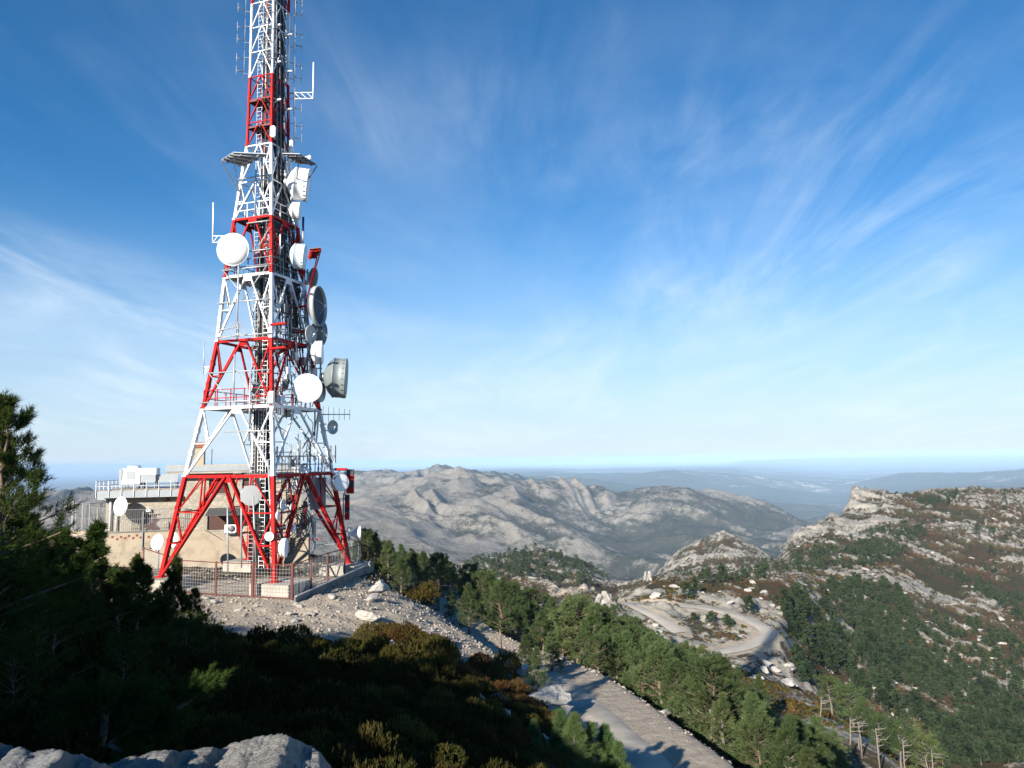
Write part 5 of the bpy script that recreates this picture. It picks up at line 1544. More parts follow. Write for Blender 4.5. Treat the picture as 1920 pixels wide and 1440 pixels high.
def rocks():
    rock(686, 1150, 40.5, 1.15, 0.5, 0.55, 'long white boulder lying on the scree below the plank edging', 2, 2.5)
    rock(1018, 1338, 30.5, 1.7, 0.9, 0.85, 'large white boulder above the road beside a cracked slab', 1, 0.4, sink=0.2)
    rock(1055, 1352, 30.6, 0.55, 0.3, 0.9, 'upright cracked white slab at the road edge', None, 0.3)
    rock(834, 1254, 33.5, 0.95, 0.6, 0.45, 'flat white boulder at the tip of the scree tongue', 2, 0.2, sink=0.0)
    rock(857, 1259, 33.2, 0.4, 0.35, 0.35, 'small white stone right of the flat boulder', None, 0.9, sink=0.0)
    rock(938, 1322, 28.5, 0.45, 0.35, 0.5, 'white stone among brown heath at the shadow edge', None)
    rock(900, 1318, 28, 0.5, 0.3, 0.5, 'white stone in shade left of the heath', None)
    rock(945, 1352, 26, 0.35, 0.3, 0.35, 'small white stone below the brown heath', None)
    rock(960, 1390, 24, 0.9, 0.6, 0.4, 'broken white outcrop among the heath near the bottom', None)
    rock(985, 1400, 23.6, 0.8, 0.5, 0.4, 'broken white outcrop right of its twin near the bottom', None)
    rock(930, 1380, 24.4, 0.6, 0.4, 0.4, 'broken white outcrop left of its twin near the bottom', None)
    rock(1015, 1383, 24.2, 0.45, 0.3, 0.4, 'pale stone by the young pine tops', None)
    rock(980, 1265, 38, 0.7, 0.4, 0.8, 'white stone left of the slender pine by the road', None)
    rock(712, 1090, 48, 1.3, 0.8, 1.0, 'shaded grey boulder right of the plank edging', 1, 1.1)
    rock(697, 1112, 45, 0.6, 0.35, 0.5, 'pale boulder under the end of the plank edging', None)
    rock(560, 1300, 22, 0.5, 0.3, 0.35, 'stone showing between shaded shrubs', None)
    rock(695, 1304, 22.6, 0.42, 0.3, 0.35, 'white stone at the edge of the shade below the scree', None)
    rock(720, 1325, 21.5, 0.4, 0.3, 0.3, 'dim stone in the shade below the scree', None)
    rock(840, 1420, 16, 0.5, 0.35, 0.35, 'dim bluish stone in deep shade at the bottom', None)
    rg = random.Random(12)
    for i in range(46):
        px, py = rg.uniform(380, 860), rg.uniform(1128, 1235); D = 34 + (1235 - py) * 0.095
        if py > 1150 + (px - 380) * 0.19: continue
        s_ = rg.uniform(0.12, 0.3)
        rock(px, py, D, s_ * 1.2, s_, s_, 'one of the pale loose stones strewn over the scree below the fence', None, group='loose stones on the scree', name='stone', sink=0.25)
    for i in range(34):
        t = rg.choice([rg.uniform(0, 1), rg.uniform(0.2, 0.35), rg.uniform(0.55, 0.65)]); j = int((0.05 + 0.6 * t) * (len(ROADC) - 2)); p = ROADC[j]; d = ROADC[j + 1] - ROADC[j]; s2 = np.array([d[1], -d[0]]) / np.hypot(d[0], d[1])
        off = rg.choice([2.0, 2.4, 3.0, 3.6]) + rg.gauss(0, 0.45); q = p[:2] - s2 * off * (-1)
        s_ = 0.07 + 0.28 * rg.random() ** 2.2
        link('stone', ROCKS[i % 7], None, (q[0], q[1], H1(q[0], q[1]) + s_ * 0.25), None, 'one of the pale stones edging the gravel shoulder of the road', 'rock', 'stones along the road shoulder', (0, 0, i), (s_ * 1.3, s_, s_))
    # rock pillars and outcrops of the ridge beyond
    for (px, py, D, w, h, lab) in ((1135, 1122, 232, 5.0, 5.5, 'pale fluted rock tooth at the left end of the switchback'), (1216, 1092, 560, 8, 11, 'pale rock tooth on the skyline of the dark valley')):
        p = pt(px, py, D); o = thing('crag', lab, 'rock', (p.x, p.y, H1(p.x, p.y))); rr = random.Random(px)
        for q in range(9):
            s_ = w * rr.uniform(0.2, 0.42); hh = h * rr.uniform(0.35, 0.75); a_ = rr.uniform(0, 6.28); d_ = w * 0.42 * math.sqrt(rr.random())
            link('rock_block', CRAGS[q % 3], o, (math.cos(a_) * d_, math.sin(a_) * d_, hh * 0.25), rot=(rr.uniform(-.3, .3), rr.uniform(-.3, .3), rr.uniform(0, 6)), scale=(s_, s_ * rr.uniform(.7, 1), hh))
    # broken outcrops along the strata
    n = 0
    for i in range(4000):
        if n >= 210: break
        px, py = rg.uniform(1120, 1910), rg.uniform(930, 1430); g = find_ground(px, py, 125, 900)
        if g is None: continue
        D = g[1]
        q = pt(px, py, D)
        if near_line(np.array([q.x]), np.array([q.y]), SWC)[0][0] < 7: continue
        if rock_mask_mid(np.array([q.x]), np.array([q.y]))[0] < 0.05 and rg.random() < 0.85: continue
        s_ = rg.uniform(0.6, 1.7) * (D / 300) ** 0.6
        link('outcrop', ROCKS[i % 7], None, (q.x, q.y, H1(q.x, q.y) - 0.05 * s_), None, 'one of the white limestone outcrops breaking through scrub on the far slope', 'rock', 'limestone outcrops on the far slope', (rg.uniform(-.3, .3), rg.uniform(-.3, .3), rg.uniform(0, 6)), (s_ * rg.uniform(1.0, 2.4), s_, s_ * rg.uniform(0.5, 1.1)))
        n += 1
    n = 0
    for i in range(3000):
        if n >= 85: break
        px, py = rg.uniform(1150, 1500), rg.uniform(1098, 1290); g = find_ground(px, py, 125, 300)
        if g is None: continue
        D = g[1]
        q = pt(px, py, D)
        if near_line(np.array([q.x]), np.array([q.y]), SWC)[0][0] < 4.5: continue
        s_ = 0.5 + 1.7 * rg.random() ** 2
        link('outcrop', ROCKS[i % 7], None, (q.x, q.y, H1(q.x, q.y) + 0.05 * s_), None, 'one of the pale broken rocks around the switchback of the track', 'rock', 'rocks around the switchback', (rg.uniform(-.4, .4), rg.uniform(-.4, .4), rg.uniform(0, 6)), (s_ * rg.uniform(1.0, 1.9), s_, s_ * rg.uniform(0.6, 1.3)))
        n += 1
    # scree: thousands of small stones in one mesh
    rg2 = np.random.default_rng(5); N = 16000
    octv = np.array([(1, 0, 0), (-1, 0, 0), (0, 1, 0), (0, -1, 0), (0, 0, 1), (0, 0, -1)], float); octf = np.array([(0, 2, 4), (2, 1, 4), (1, 3, 4), (3, 0, 4), (2, 0, 5), (1, 2, 5), (3, 1, 5), (0, 3, 5)])
    x = rg2.uniform(-24, 2, N); y = rg2.uniform(33, 62, N)
    m = (np.abs(x + 10) < 13)
    lx = (x - TX) * math.cos(-TROT) - (y - TY) * math.sin(-TROT); ly = (x - TX) * math.sin(-TROT) + (y - TY) * math.cos(-TROT)
    inside = (np.abs(lx) < 5.5) & (np.abs(ly) < 5.5)
    keep = m & (~inside | (rg2.random(N) < 0.10)) & (ly < 8)
    x, y = x[keep], y[keep]
    # along the road shoulders too
    j = rg2.integers(0, len(ROADC) - 1, 3500); d = np.diff(ROADC, axis=0)[j]; sd = np.stack([d[:, 1], -d[:, 0]], 1) / np.hypot(d[:, 0], d[:, 1])[:, None]
    off = rg2.uniform(1.6, 4.0, len(j)) * np.where(rg2.random(len(j)) < 0.8, 1, -1); q = ROADC[j, :2] + sd * off[:, None]
    x = np.concatenate([x, q[:, 0]]); y = np.concatenate([y, q[:, 1]])
    z = height(x, y); s_ = 0.02 + 0.09 * rg2.random(len(x)) ** 4
    V = octv[None] * (s_[:, None, None] * rg2.uniform(0.6, 1.4, (len(x), 6, 1))) * np.array([1.2, 1.0, 0.8]) + np.stack([x, y, z + 0.2 * s_], 1)[:, None]
    Fc = octf[None] + (np.arange(len(x)) * 6)[:, None, None]
    link('gravel', mesh_np('gravel', V.reshape(-1, 3), Fc.reshape(-1, 3), M_SCREE, smooth_=False), kind='stuff', label='loose pale gravel on the scree and the road shoulders', cat='gravel')


rocks()


def ledge(name, sil, D0, label, m, seed, near=1.15):
    """rock shelf at the photographer's feet: its far lip follows a line, its top runs back towards us"""
    nx, ny = 260, 110
    xs = np.linspace(sil[0][0], sil[-1][0], nx)
    yy = np.interp(xs, [s[0] for s in sil], [s[1] for s in sil])
    V = np.zeros((ny + 8, nx, 3))
    lip = np.array([pt(x, y, D0 + 0.12 * math.sin(x * 0.021 + seed) + 0.05 * math.sin(x * .09))[:] for x, y in zip(xs, yy)])
    for j in range(ny):
        t = j / (ny - 1); V[j] = lip; V[j, :, 1] = lip[:, 1] - t * (D0 - near); V[j, :, 0] = lip[:, 0] * (1 - 0.25 * t)
        V[j, :, 2] = lip[:, 2] * (1 - 0.3 * t) + (-1.75) * 0.3 * t + 0.05 - 0.03 * np.exp(-t * 40)
    e = np.ones(nx); e[:] = 1
    x, y = V[:ny, :, 0], V[:ny, :, 1]
    amp = np.minimum(1, (np.arange(ny) / 5.0))[:, None]
    stp = np.floor(fbm(x * 1.6 + seed, y * 2.6, 4) * 5) / 5
    V[:ny, :, 2] += amp * (0.03 * fbm(x * 2.2 + seed, y * 2.2, 5) + 0.035 * stp) + 0.022 * fbm(x * 8, y * 8, 5, 0.6) + 0.009 * fbm(x * 34, y * 34, 3)
    for k in range(8):       # the drop beyond the lip
        s_ = (k + 1) / 8
        V[ny + k] = V[0]; V[ny + k, :, 1] += 0.5 * s_ + 0.1 * fbm(V[0, :, 0] * 3 + k, V[0, :, 0] * 0 + k, 3); V[ny + k, :, 2] -= 0.15 * s_ + 2.2 * s_ * s_
    V = np.concatenate([V[ny:][::-1], V[:ny]], 0)
    link(name, mesh_np(name, V.reshape(-1, 3), grid_faces(V.shape[0], nx)[:, ::-1], m), None, (0, 0, 0), None, label, 'rock')


M_LEDGE = mat('ledge_limestone', (0.40, 0.38, 0.345), 0.95, var=0.3, vscale=9, bump=1.0, bscale=26, col2=(0.25, 0.245, 0.235), cscale=3.4, spec=0.12)
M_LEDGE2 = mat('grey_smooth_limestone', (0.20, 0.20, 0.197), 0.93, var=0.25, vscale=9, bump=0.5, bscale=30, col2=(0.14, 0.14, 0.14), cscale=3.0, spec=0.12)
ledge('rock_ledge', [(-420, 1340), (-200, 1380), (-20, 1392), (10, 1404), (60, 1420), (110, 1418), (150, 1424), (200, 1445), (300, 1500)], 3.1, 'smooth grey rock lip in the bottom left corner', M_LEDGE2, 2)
ledge('rock_ledge', [(150, 1470), (215, 1438), (260, 1428), (300, 1417), (340, 1418), (385, 1409), (420, 1410), (445, 1400), (480, 1392), (520, 1383), (545, 1388), (575, 1404), (600, 1420), (620, 1445), (650, 1520)], 3.7, 'pale limestone ledge with a pointed crest at the bottom edge', M_LEDGE, 5)


# ------------------------------------------------------------------ plants
def leaf_mat(name, c1, c2, objvar=0.25, tr=0.25):
    m = bpy.data.materials.new(name); m.use_nodes = True
    t = m.node_tree; t.nodes.clear()
    out = nn(t, 'ShaderNodeOutputMaterial'); df = nn(t, 'ShaderNodeBsdfDiffuse'); tl = nn(t, 'ShaderNodeBsdfTranslucent'); mx = nn(t, 'ShaderNodeMixShader'); mx.inputs[0].default_value = tr
    tc = nn(t, 'ShaderNodeTexCoord'); nz = nn(t, 'ShaderNodeTexNoise'); nz.inputs['Scale'].default_value = 1.7; nz.inputs['Detail'].default_value = 4; L(t, tc.outputs['Object'], nz.inputs['Vector'])
    mr = nn(t, 'ShaderNodeMapRange'); mr.inputs['From Min'].default_value = 0.35; mr.inputs['From Max'].default_value = 0.65; L(t, nz.outputs[0], mr.inputs[0])
    mc = nn(t, 'ShaderNodeMixRGB'); mc.inputs[1].default_value = (*c1, 1); mc.inputs[2].default_value = (*c2, 1); L(t, mr.outputs[0], mc.inputs[0])
    oi = nn(t, 'ShaderNodeObjectInfo'); m1 = nn(t, 'ShaderNodeMapRange'); m1.inputs['To Min'].default_value = 1 - objvar; m1.inputs['To Max'].default_value = 1 + objvar; L(t, oi.outputs['Random'], m1.inputs[0])
    ml = nn(t, 'ShaderNodeMath', operation='MULTIPLY'); ml.inputs[1].default_value = 7.31; fr = nn(t, 'ShaderNodeMath', operation='FRACT'); L(t, oi.outputs['Random'], ml.inputs[0]); L(t, ml.outputs[0], fr.inputs[0])
    m2 = nn(t, 'ShaderNodeMapRange'); m2.inputs['To Min'].default_value = 0.485; m2.inputs['To Max'].default_value = 0.515; L(t, fr.outputs[0], m2.inputs[0])
    hs = nn(t, 'ShaderNodeHueSaturation'); L(t, m1.outputs[0], hs.inputs['Value']); L(t, m2.outputs[0], hs.inputs['Hue']); L(t, mc.outputs[0], hs.inputs['Color'])
    L(t, hs.outputs[0], df.inputs['Color']); L(t, hs.outputs[0], tl.inputs['Color']); L(t, df.outputs[0], mx.inputs[1]); L(t, tl.outputs[0], mx.inputs[2]); L(t, mx.outputs[0], out.inputs['Surface'])
    return m


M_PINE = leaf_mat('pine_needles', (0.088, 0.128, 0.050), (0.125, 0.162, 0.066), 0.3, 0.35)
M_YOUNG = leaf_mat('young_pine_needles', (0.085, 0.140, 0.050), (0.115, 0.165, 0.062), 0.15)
M_PINE2 = leaf_mat('near_pine_needles', (0.034, 0.056, 0.014), (0.058, 0.082, 0.020), 0.1, 0.12)  # needle colour lowered to deepen the shade on the near slope
M_FARPINE = leaf_mat('far_pine_needles', (0.030, 0.046, 0.022), (0.046, 0.062, 0.030), 0.3, 0.15)
M_BOX = leaf_mat('olive_shrub', (0.075, 0.072, 0.020), (0.105, 0.082, 0.024), 0.25)
M_HEATH = leaf_mat('rusty_shrub', (0.125, 0.066, 0.024), (0.095, 0.066, 0.024), 0.25)
M_JUNI = leaf_mat('green_shrub', (0.055, 0.080, 0.018), (0.080, 0.092, 0.022), 0.25)
M_SHADEBOX = leaf_mat('shade_dark_shrub', (0.030, 0.034, 0.011), (0.050, 0.045, 0.014), 0.3, 0.08)  # shrub colour darkened to stand in for deep shade on the near slope
M_BARK = mat('pine_bark', (0.23, 0.145, 0.10), 0.9, var=0.3, vscale=5, bump=0.5, bscale=16, col2=(0.14, 0.10, 0.08), cscale=3)
M_BARKG = mat('grey_bark', (0.17, 0.145, 0.12), 0.9, var=0.25, vscale=4, bump=0.4, bscale=14)
M_DEAD = mat('dead_wood', (0.19, 0.165, 0.14), 0.85, var=0.2, vscale=4)


def needles(P, A, n, ln, wd, spread, rg):
    """tufts: n needle blades round each point P pointing along A"""
    N = len(P)
    d = A[:, None] + spread * rg.normal(size=(N, n, 3)); d /= np.linalg.norm(d, axis=-1, keepdims=True)
    b = P[:, None] + A[:, None] * (rg.random((N, n, 1)) - 0.35) * ln * 1.1 + rg.normal(size=(N, n, 3)) * ln * 0.10
    s = np.cross(d, rg.normal(size=(N, n, 3))); s /= np.linalg.norm(s, axis=-1, keepdims=True) + 1e-9
    l = ln * rg.uniform(0.7, 1.15, (N, n, 1))
    V = np.stack([b - s * wd / 2, b + s * wd / 2, b + d * l], 2).reshape(-1, 3)
    return V, np.arange(len(V)).reshape(-1, 3)


def pine_data(seed, h, base, rad, whorls, per, tufts, n_needle, ln, wd, shape='cone', lean=(0, 0), droop=0.0, fork=False, bare=0.0):
    rg = np.random.default_rng(seed); rr = random.Random(seed)
    mb = MB()
    wob = [(lean[0] * t * t * h + rr.uniform(-.03, .03) * h * t, lean[1] * t * t * h + rr.uniform(-.03, .03) * h * t, t * h) for t in np.linspace(0, 1, 9)]
    wob[0] = (0, 0, -0.25)
    r0 = 0.020 * h + 0.02
    mb.tube(wob, [r0 * (1 - 0.93 * t) * (1.25 if t == 0 else 1) for t in np.linspace(0, 1, 9)], 7)

    def at(t):
        i = min(7, int(t * 8)); return lerp(Vector(wob[i]), Vector(wob[i + 1]), t * 8 - i)
    P, A = [], []
    for w in range(whorls):
        t = base + (0.985 - base) * (w + rr.uniform(-0.3, 0.3)) / (whorls - 1)
        t = min(max(t, base * 0.8), 0.985)
        k = (t - base) / (1 - base)
        if shape == 'cone':
            prof = (1 - k) ** 0.85 * (0.55 + 0.45 * min(1, k * 5 + 0.3)) + 0.06
        elif shape == 'round':
            prof = math.sqrt(max(0.03, 1 - (1.55 * k - 0.6) ** 2)) if k < 1 else 0.1
        else:               # spreading, flat topped
            prof = 0.55 + 0.45 * k if k < 0.8 else (1.02 - k) * 3 + 0.15
        nb = per if k < 0.85 else max(2, per - 2)
        a0 = rr.uniform(0, 6.28)
        for b in range(nb):
            if rr.random() < 0.18: continue
            a = a0 + 6.283 * b / nb + rr.uniform(-0.4, 0.4)
            Ln = rad * prof * rr.uniform(0.5, 1.3)
            s = at(t); el = rr.uniform(0.05, 0.45) + 0.5 * k - droop
            d = Vector((math.cos(a) * math.cos(el), math.sin(a) * math.cos(el), math.sin(el)))
            pts = [s]; m = 5
            for q in range(1, m + 1):
                e2 = d + Vector((rr.uniform(-.16, .16), rr.uniform(-.16, .16), 0.10 * q / m - droop * 0.2 + rr.uniform(-.1, .1))); pts.append(pts[-1] + e2.normalized() * Ln / m)
            rb = max(0.010, r0 * 0.34 * (1 - 0.75 * k))
            mb.tube(pts, [rb * (1 - 0.8 * q / m) for q in range(m + 1)], 4, cap=False)
            if rr.random() < bare * (1 - k): continue
            for _ in range(tufts):
                q = 0.35 + 0.65 * math.sqrt(rr.random()) ; f = q * m; i = min(m - 1, int(f)); p = lerp(pts[i], pts[i + 1], f - i); dd = (pts[i + 1] - pts[i]).normalized()
                side = Vector((rr.gauss(0, 1), rr.gauss(0, 1), rr.gauss(0, 0.6))); side -= dd * side.dot(dd)
                off = side.normalized() * Ln * 0.30 * rr.random() * (1.15 - q * 0.5)
                ax = (dd * 0.7 + off.normalized() * 0.5 + Vector((0, 0, 0.45)) + Vector((rr.gauss(0, .25), rr.gauss(0, .25), rr.gauss(0, .25)))).normalized()
                P.append(p + off); A.append(ax)
    for _ in range(max(4, tufts)):
        P.append(at(0.985) + Vector((rr.gauss(0, 0.04), rr.gauss(0, 0.04), rr.gauss(0, 0.08))) * h * 0.3); A.append(Vector((rr.gauss(0, .3), rr.gauss(0, .3), 1)).normalized())
    V, Fc = needles(np.array([p[:] for p in P]), np.array([a[:] for a in A]), n_needle, ln, wd, 0.55, rg)
    return mb, V, Fc


def pine_meshes(tag, leafm, barkm, **kw):
    mb, V, Fc = pine_data(**kw)
    return mb.mesh('trunk', barkm), mesh_np('crown', V, Fc, leafm, smooth_=False)


PROTO = {}
for i in range(6):
    PROTO['cone%d' % i] = pine_meshes('c', M_PINE, M_BARKG, seed=40 + i, h=5.0, base=0.10 + 0.05 * (i % 3), rad=1.35 + 0.15 * (i % 2), whorls=19, per=6, tufts=15, n_needle=11, ln=0.19, wd=0.030, shape='cone', bare=0.12)
for i in range(6):
    PROTO['tall%d' % i] = pine_meshes('t', M_PINE, M_BARK, seed=60 + i, h=5.0, base=0.30 + 0.05 * (i % 3), rad=1.45, whorls=14, per=6, tufts=18, n_needle=11, ln=0.19, wd=0.030, shape='round' if i % 2 else 'cone', bare=0.35, lean=(0.05 * (i - 2.5) / 2.5, 0.02))
for i in range(3):
    PROTO['flat%d' % i] = pine_meshes('f', M_PINE, M_BARKG, seed=80 + i, h=5.0, base=0.36, rad=2.0, whorls=10, per=6, tufts=26, n_needle=11, ln=0.19, wd=0.03, shape='flat', bare=0.2, lean=(0.12, 0.0))


def tree(proto, x, y, hgt, label, group=None, rz=None, name='pine_tree', wide=1.0, z=None):
    tm, cm = PROTO[proto]
    z = H1(x, y) if z is None else z
    o = thing(name, label, 'pine tree' if 'tree' in name else 'tree', (x, y, z - 0.05), (0, 0, rz if rz is not None else random.uniform(0, 6.28)), group)
    s = hgt / 5.0; o.scale = (s * wide, s * wide, s)
    link('trunk', tm, o); link('crown', cm, o)
    return o


def near_trees():
    # (pixel x of trunk foot, pixel row of foot, depth, pixel row of top, kind, width, label)
    T = [(1035, 1283, 40.5, 1222, 'cone3', 1.5, 'full pine hiding the upper bend of the road'),
         (985, 1275, 40, 1212, 'cone2', 1.4, 'pine left of the slender one above the road'),
         (1006, 1306, 35.5, 1214, 'cone0', 1.25, 'slender pine casting a toothed shadow onto the road'),
         (938, 1225, 47, 1100, 'tall1', 1.15, 'broad pine with bare lower trunk on the path beside the scree'),
         (1092, 1293, 43, 1205, 'tall2', 1.1, 'pine with a forked pale trunk at the upper road edge'),
         (1122, 1303, 42, 1195, 'tall3', 1.05, 'pine with a crooked trunk right of the forked one'),
         (1184, 1318, 44, 1185, 'tall0', 1.25, 'tall pine with a long bare reddish trunk beside the road'),
         (1242, 1362, 38.5, 1205, 'tall4', 1.5, 'wide pine with many pale branches by the road shoulder'),
         (1294, 1372, 46, 1218, 'tall5', 1.0, 'narrow pine behind the wide branching one'),
         (1342, 1440, 33, 1245, 'tall1', 1.35, 'curved double trunked pine at the bottom right of the road'),
         (1372, 1400, 44, 1238, 'tall2', 1.2, 'pine with a straight trunk right of the curved one'),
         (1470, 1460, 36, 1375, 'cone1', 1.7, 'bright green pine top at the bottom edge right of the road'),
         (1535, 1450, 43, 1345, 'cone2', 1.7, 'dense dark pyramid pine near the bottom right'),
         (1320, 1395, 52, 1215, 'cone3', 1.2, 'tall green pine behind the curved trunk'),
         (1425, 1335, 62, 1265, 'cone4', 1.2, 'bushy pine at the right end of the roadside stand'),
         (1420, 1440, 48, 1330, 'cone5', 1.1, 'young pine between the stand and the bright top'),
         (800, 1160, 58, 1085, 'cone2', 1.25, 'grey green conical pine behind the scree crest'),
         (845, 1170, 60, 1105, 'cone4', 1.0, 'small pointed pine right of the grey green cone'),
         (880, 1190, 54, 1095, 'cone5', 1.2, 'bushy pine left of the broad path pine'),
         (905, 1150, 66, 1075, 'tall3', 1.2, 'pine rising behind the path with a leaning top'),
         (703, 1100, 56, 1000, 'cone1', 1.4, 'dark pine close behind the right footing'),
         (728, 1108, 54, 1014, 'cone3', 1.4, 'pine right of the shaded boulder behind the scree'),
         (752, 1118, 53, 1045, 'cone5', 1.3, 'low dark pine on the crest of the scree'),
         (690, 1090, 62, 996, 'tall1', 1.4, 'tallest pine of the belt right behind the mast'),
         (775, 1122, 60, 1040, 'cone0', 1.3, 'dark pine left of the grey green cone'),
         (822, 1140, 66, 1048, 'tall5', 1.3, 'dark pine rising over the grey green cone'),
         (1028, 1160, 95, 1113, 'tall2', 1.2, 'lone slim pine before the grey field')]
    for px, py, D, ty, k, w, lab in T:
        p = pt(px, py, D); z = H1(p.x, p.y); top = pt(px, ty, D).z
        tree(k, p.x, p.y, max(2.0, top - z), lab, 'pines along the mountain road', wide=w * 0.95)
    rg = random.Random(21)
    lab1 = 'green pine in the dense stand between the road and the switchback slope'
    lab2 = 'dark pine in the shaded belt behind the right foot of the mast'
    pts = []
    n = 0
    for i in range(4000):
        if n >= 90: break
        px, py = rg.uniform(1000, 1470), rg.uniform(1120, 1400)
        lo = 1125 + max(0, px - 1130) * 0.56; hi = 1235 + max(0, px - 1040) * 0.50
        if not (lo + 18 < py < hi + 40): continue
        D = float(np.interp(py - lo, [0, 150], [112, 48]))
        p = pt(px, py, D); z = H1(p.x, p.y)
        if near_line(np.array([p.x]), np.array([p.y]), ROADC)[0][0] < 4.6: continue
        if min([math.hypot(p.x - a, p.y - b) for a, b in pts] + [99]) < 1.75: continue
        h = min(rg.uniform(3.6, 5.4), pt(px, lo + rg.uniform(0, 22), D).z - z)
        if h < 2.0: continue
        pts.append((p.x, p.y))
        tree(rg.choice(['cone%d' % rg.randrange(6), 'tall%d' % rg.randrange(6)]), p.x, p.y, h, lab1, 'dense pine stand below the road', wide=rg.uniform(1.0, 1.4)); n += 1
    n = 0
    for i in range(3500):        # the roadside flank of the stand
        if n >= 170: break
        j = rg.randrange(6, int(len(ROADC) * 0.62)); p0 = ROADC[j]; d0 = ROADC[j + 1] - ROADC[j]; s2 = np.array([d0[1], -d0[0]]) / np.hypot(d0[0], d0[1])
        off = rg.uniform(4.4, 20); x, y = p0[0] + s2[0] * off, p0[1] + s2[1] * off
        if min([math.hypot(x - a, y - b) for a, b in pts] + [99]) < 1.25 or near_line(np.array([x]), np.array([y]), ROADC)[0][0] < 4.3: continue
        z = H1(x, y); px, py = proj((x, y, z))
        if px < 1010 or px > 1560: continue
        lo = 1128 + max(0, px - 1130) * 0.58
        h = min(rg.uniform(3.2, 4.8), pt(px, lo + rg.uniform(0, 60), y).z - z)
        if h < 2.0: continue
        pts.append((x, y)); n += 1
        tree(rg.choice(['cone%d' % rg.randrange(6), 'cone%d' % rg.randrange(6), 'tall%d' % rg.randrange(6)]), x, y, h, lab1, 'dense pine stand below the road', wide=rg.uniform(1.0, 1.35))
    n = 0
    for i in range(3000):
        if n >= 70: break
        px = rg.uniform(600, 1010); D = rg.uniform(60, 112)
        p = pt(px, 1000, D)
        if near_line(np.array([p.x]), np.array([p.y]), ROADC)[0][0] < 3.4: continue
        u = (p - Vector((BO.x, BO.y, 0))).dot(E1); v = (p - Vector((BO.x, BO.y, 0))).dot(E2)
        if -2.0 < u < 18 and -6 < v < 12: continue
        if min([math.hypot(p.x - a, p.y - b) for a, b in pts] + [99]) < 1.9: continue
        z = H1(p.x, p.y)
        ylim = float(np.interp(px, [600, 690, 720, 800, 850, 1000], [1040, 1000, 1005, 1035, 1050, 1105]))
        top = pt(px, ylim + rg.uniform(0, 26), D).z; h = min(6.5, top - z)
        if h < 2.4: continue
        pts.append((p.x, p.y))
        tree(rg.choice(['cone%d' % rg.randrange(6), 'tall%d' % rg.randrange(6)]), p.x, p.y, h, lab2, 'pine belt behind the mast', wide=rg.uniform(1.1, 1.5)); n += 1
    # pale trunked, storm bent pines on the crest at the lower right
    for i, (px, py, D, ty, w, lab) in enumerate(((1612, 1425, 60, 1335, 1.0, 'flat topped pine at the left end of the storm bent row'), (1648, 1435, 59, 1345, 1.0, 'second flat topped pine of the storm bent row'), (1690, 1440, 60, 1360, 1.1, 'flat topped pine in the middle of the storm bent row'),
                                               (1745, 1460, 60, 1385, 1.2, 'flat topped pine at the right end of the storm bent row'), (1560, 1330, 84, 1275, 1.4, 'flat crowned pine behind the pale crag'), (1600, 1345, 82, 1290, 1.3, 'flat crowned pine above the storm bent row'))):
        p = pt(px, py, D); z = H1(p.x, p.y); tree('flat%d' % (i % 3), p.x, p.y, max(3.0, pt(px, ty, D).z - z), lab, 'storm bent pines on the crest', 0.6 * i, wide=w)
    # dead stems
    for i, (px, py, D, ty, lab) in enumerate(((1593, 1425, 57, 1345, 'bare grey dead stem left of the storm bent row'), (1616, 1410, 58, 1350, 'pale dead stem close beside another'), (1536, 1350, 66, 1305, 'bare dead stem above the dark pyramid pine'), (1650, 1436, 56, 1365, 'tall bleached dead stem with stub branches'), (1700, 1440, 57, 1385, 'leaning dead stem near the right end'), (1747, 1440, 58, 1405, 'many armed bleached dead tree at the bottom'))):
        p = pt(px, py, D); z = H1(p.x, p.y); h = max(1.5, pt(px, ty, D).z - z); rr = random.Random(i)
        mb = MB(); top = Vector((rr.uniform(-.3, .3), 0, h)); mb.tube([(0, 0, -0.2), lerp(Vector(), top, 0.5) + Vector((rr.uniform(-.1, .1), 0, 0)), top], [0.07, 0.055, 0.025], 6)
        o = thing('dead_tree', lab, 'dead tree', (p.x, p.y, z), group='dead trees on the crest'); link('trunk', mb.mesh('trunk', M_DEAD), o)
        for q in range(6):
            b = MB(); s = top * rr.uniform(0.45, 0.97); a = rr.uniform(-0.7, 0.9); l = rr.uniform(0.5, 1.3)
            b.tube([s, s + Vector((math.cos(a), math.sin(a), 0.1)) * l * 0.6, s + Vector((math.cos(a + .3), math.sin(a + .3), rr.uniform(-.2, .5))) * l], [0.035, 0.025, 0.01], 5); link('branch', b.mesh('branch', M_DEAD), o)


near_trees()

# close pines, with tufts fine enough to see
CLOSE = {
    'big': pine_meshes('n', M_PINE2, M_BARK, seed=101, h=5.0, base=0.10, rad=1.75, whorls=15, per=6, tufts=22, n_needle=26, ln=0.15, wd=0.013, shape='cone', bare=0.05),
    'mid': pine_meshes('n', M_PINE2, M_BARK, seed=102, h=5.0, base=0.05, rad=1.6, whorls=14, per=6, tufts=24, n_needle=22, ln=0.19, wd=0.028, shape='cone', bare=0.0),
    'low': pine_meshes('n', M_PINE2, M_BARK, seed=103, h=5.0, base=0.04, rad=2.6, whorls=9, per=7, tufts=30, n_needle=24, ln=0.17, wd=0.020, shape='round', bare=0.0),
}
PROTO.update(CLOSE)
for i in range(2):
    PROTO['young%d' % i] = pine_meshes('y', M_YOUNG, M_BARKG, seed=140 + i, h=5.0, base=0.08, rad=1.5, whorls=9, per=6, tufts=16, n_needle=20, ln=0.42, wd=0.035, shape='cone', bare=0.0, droop=-0.35)


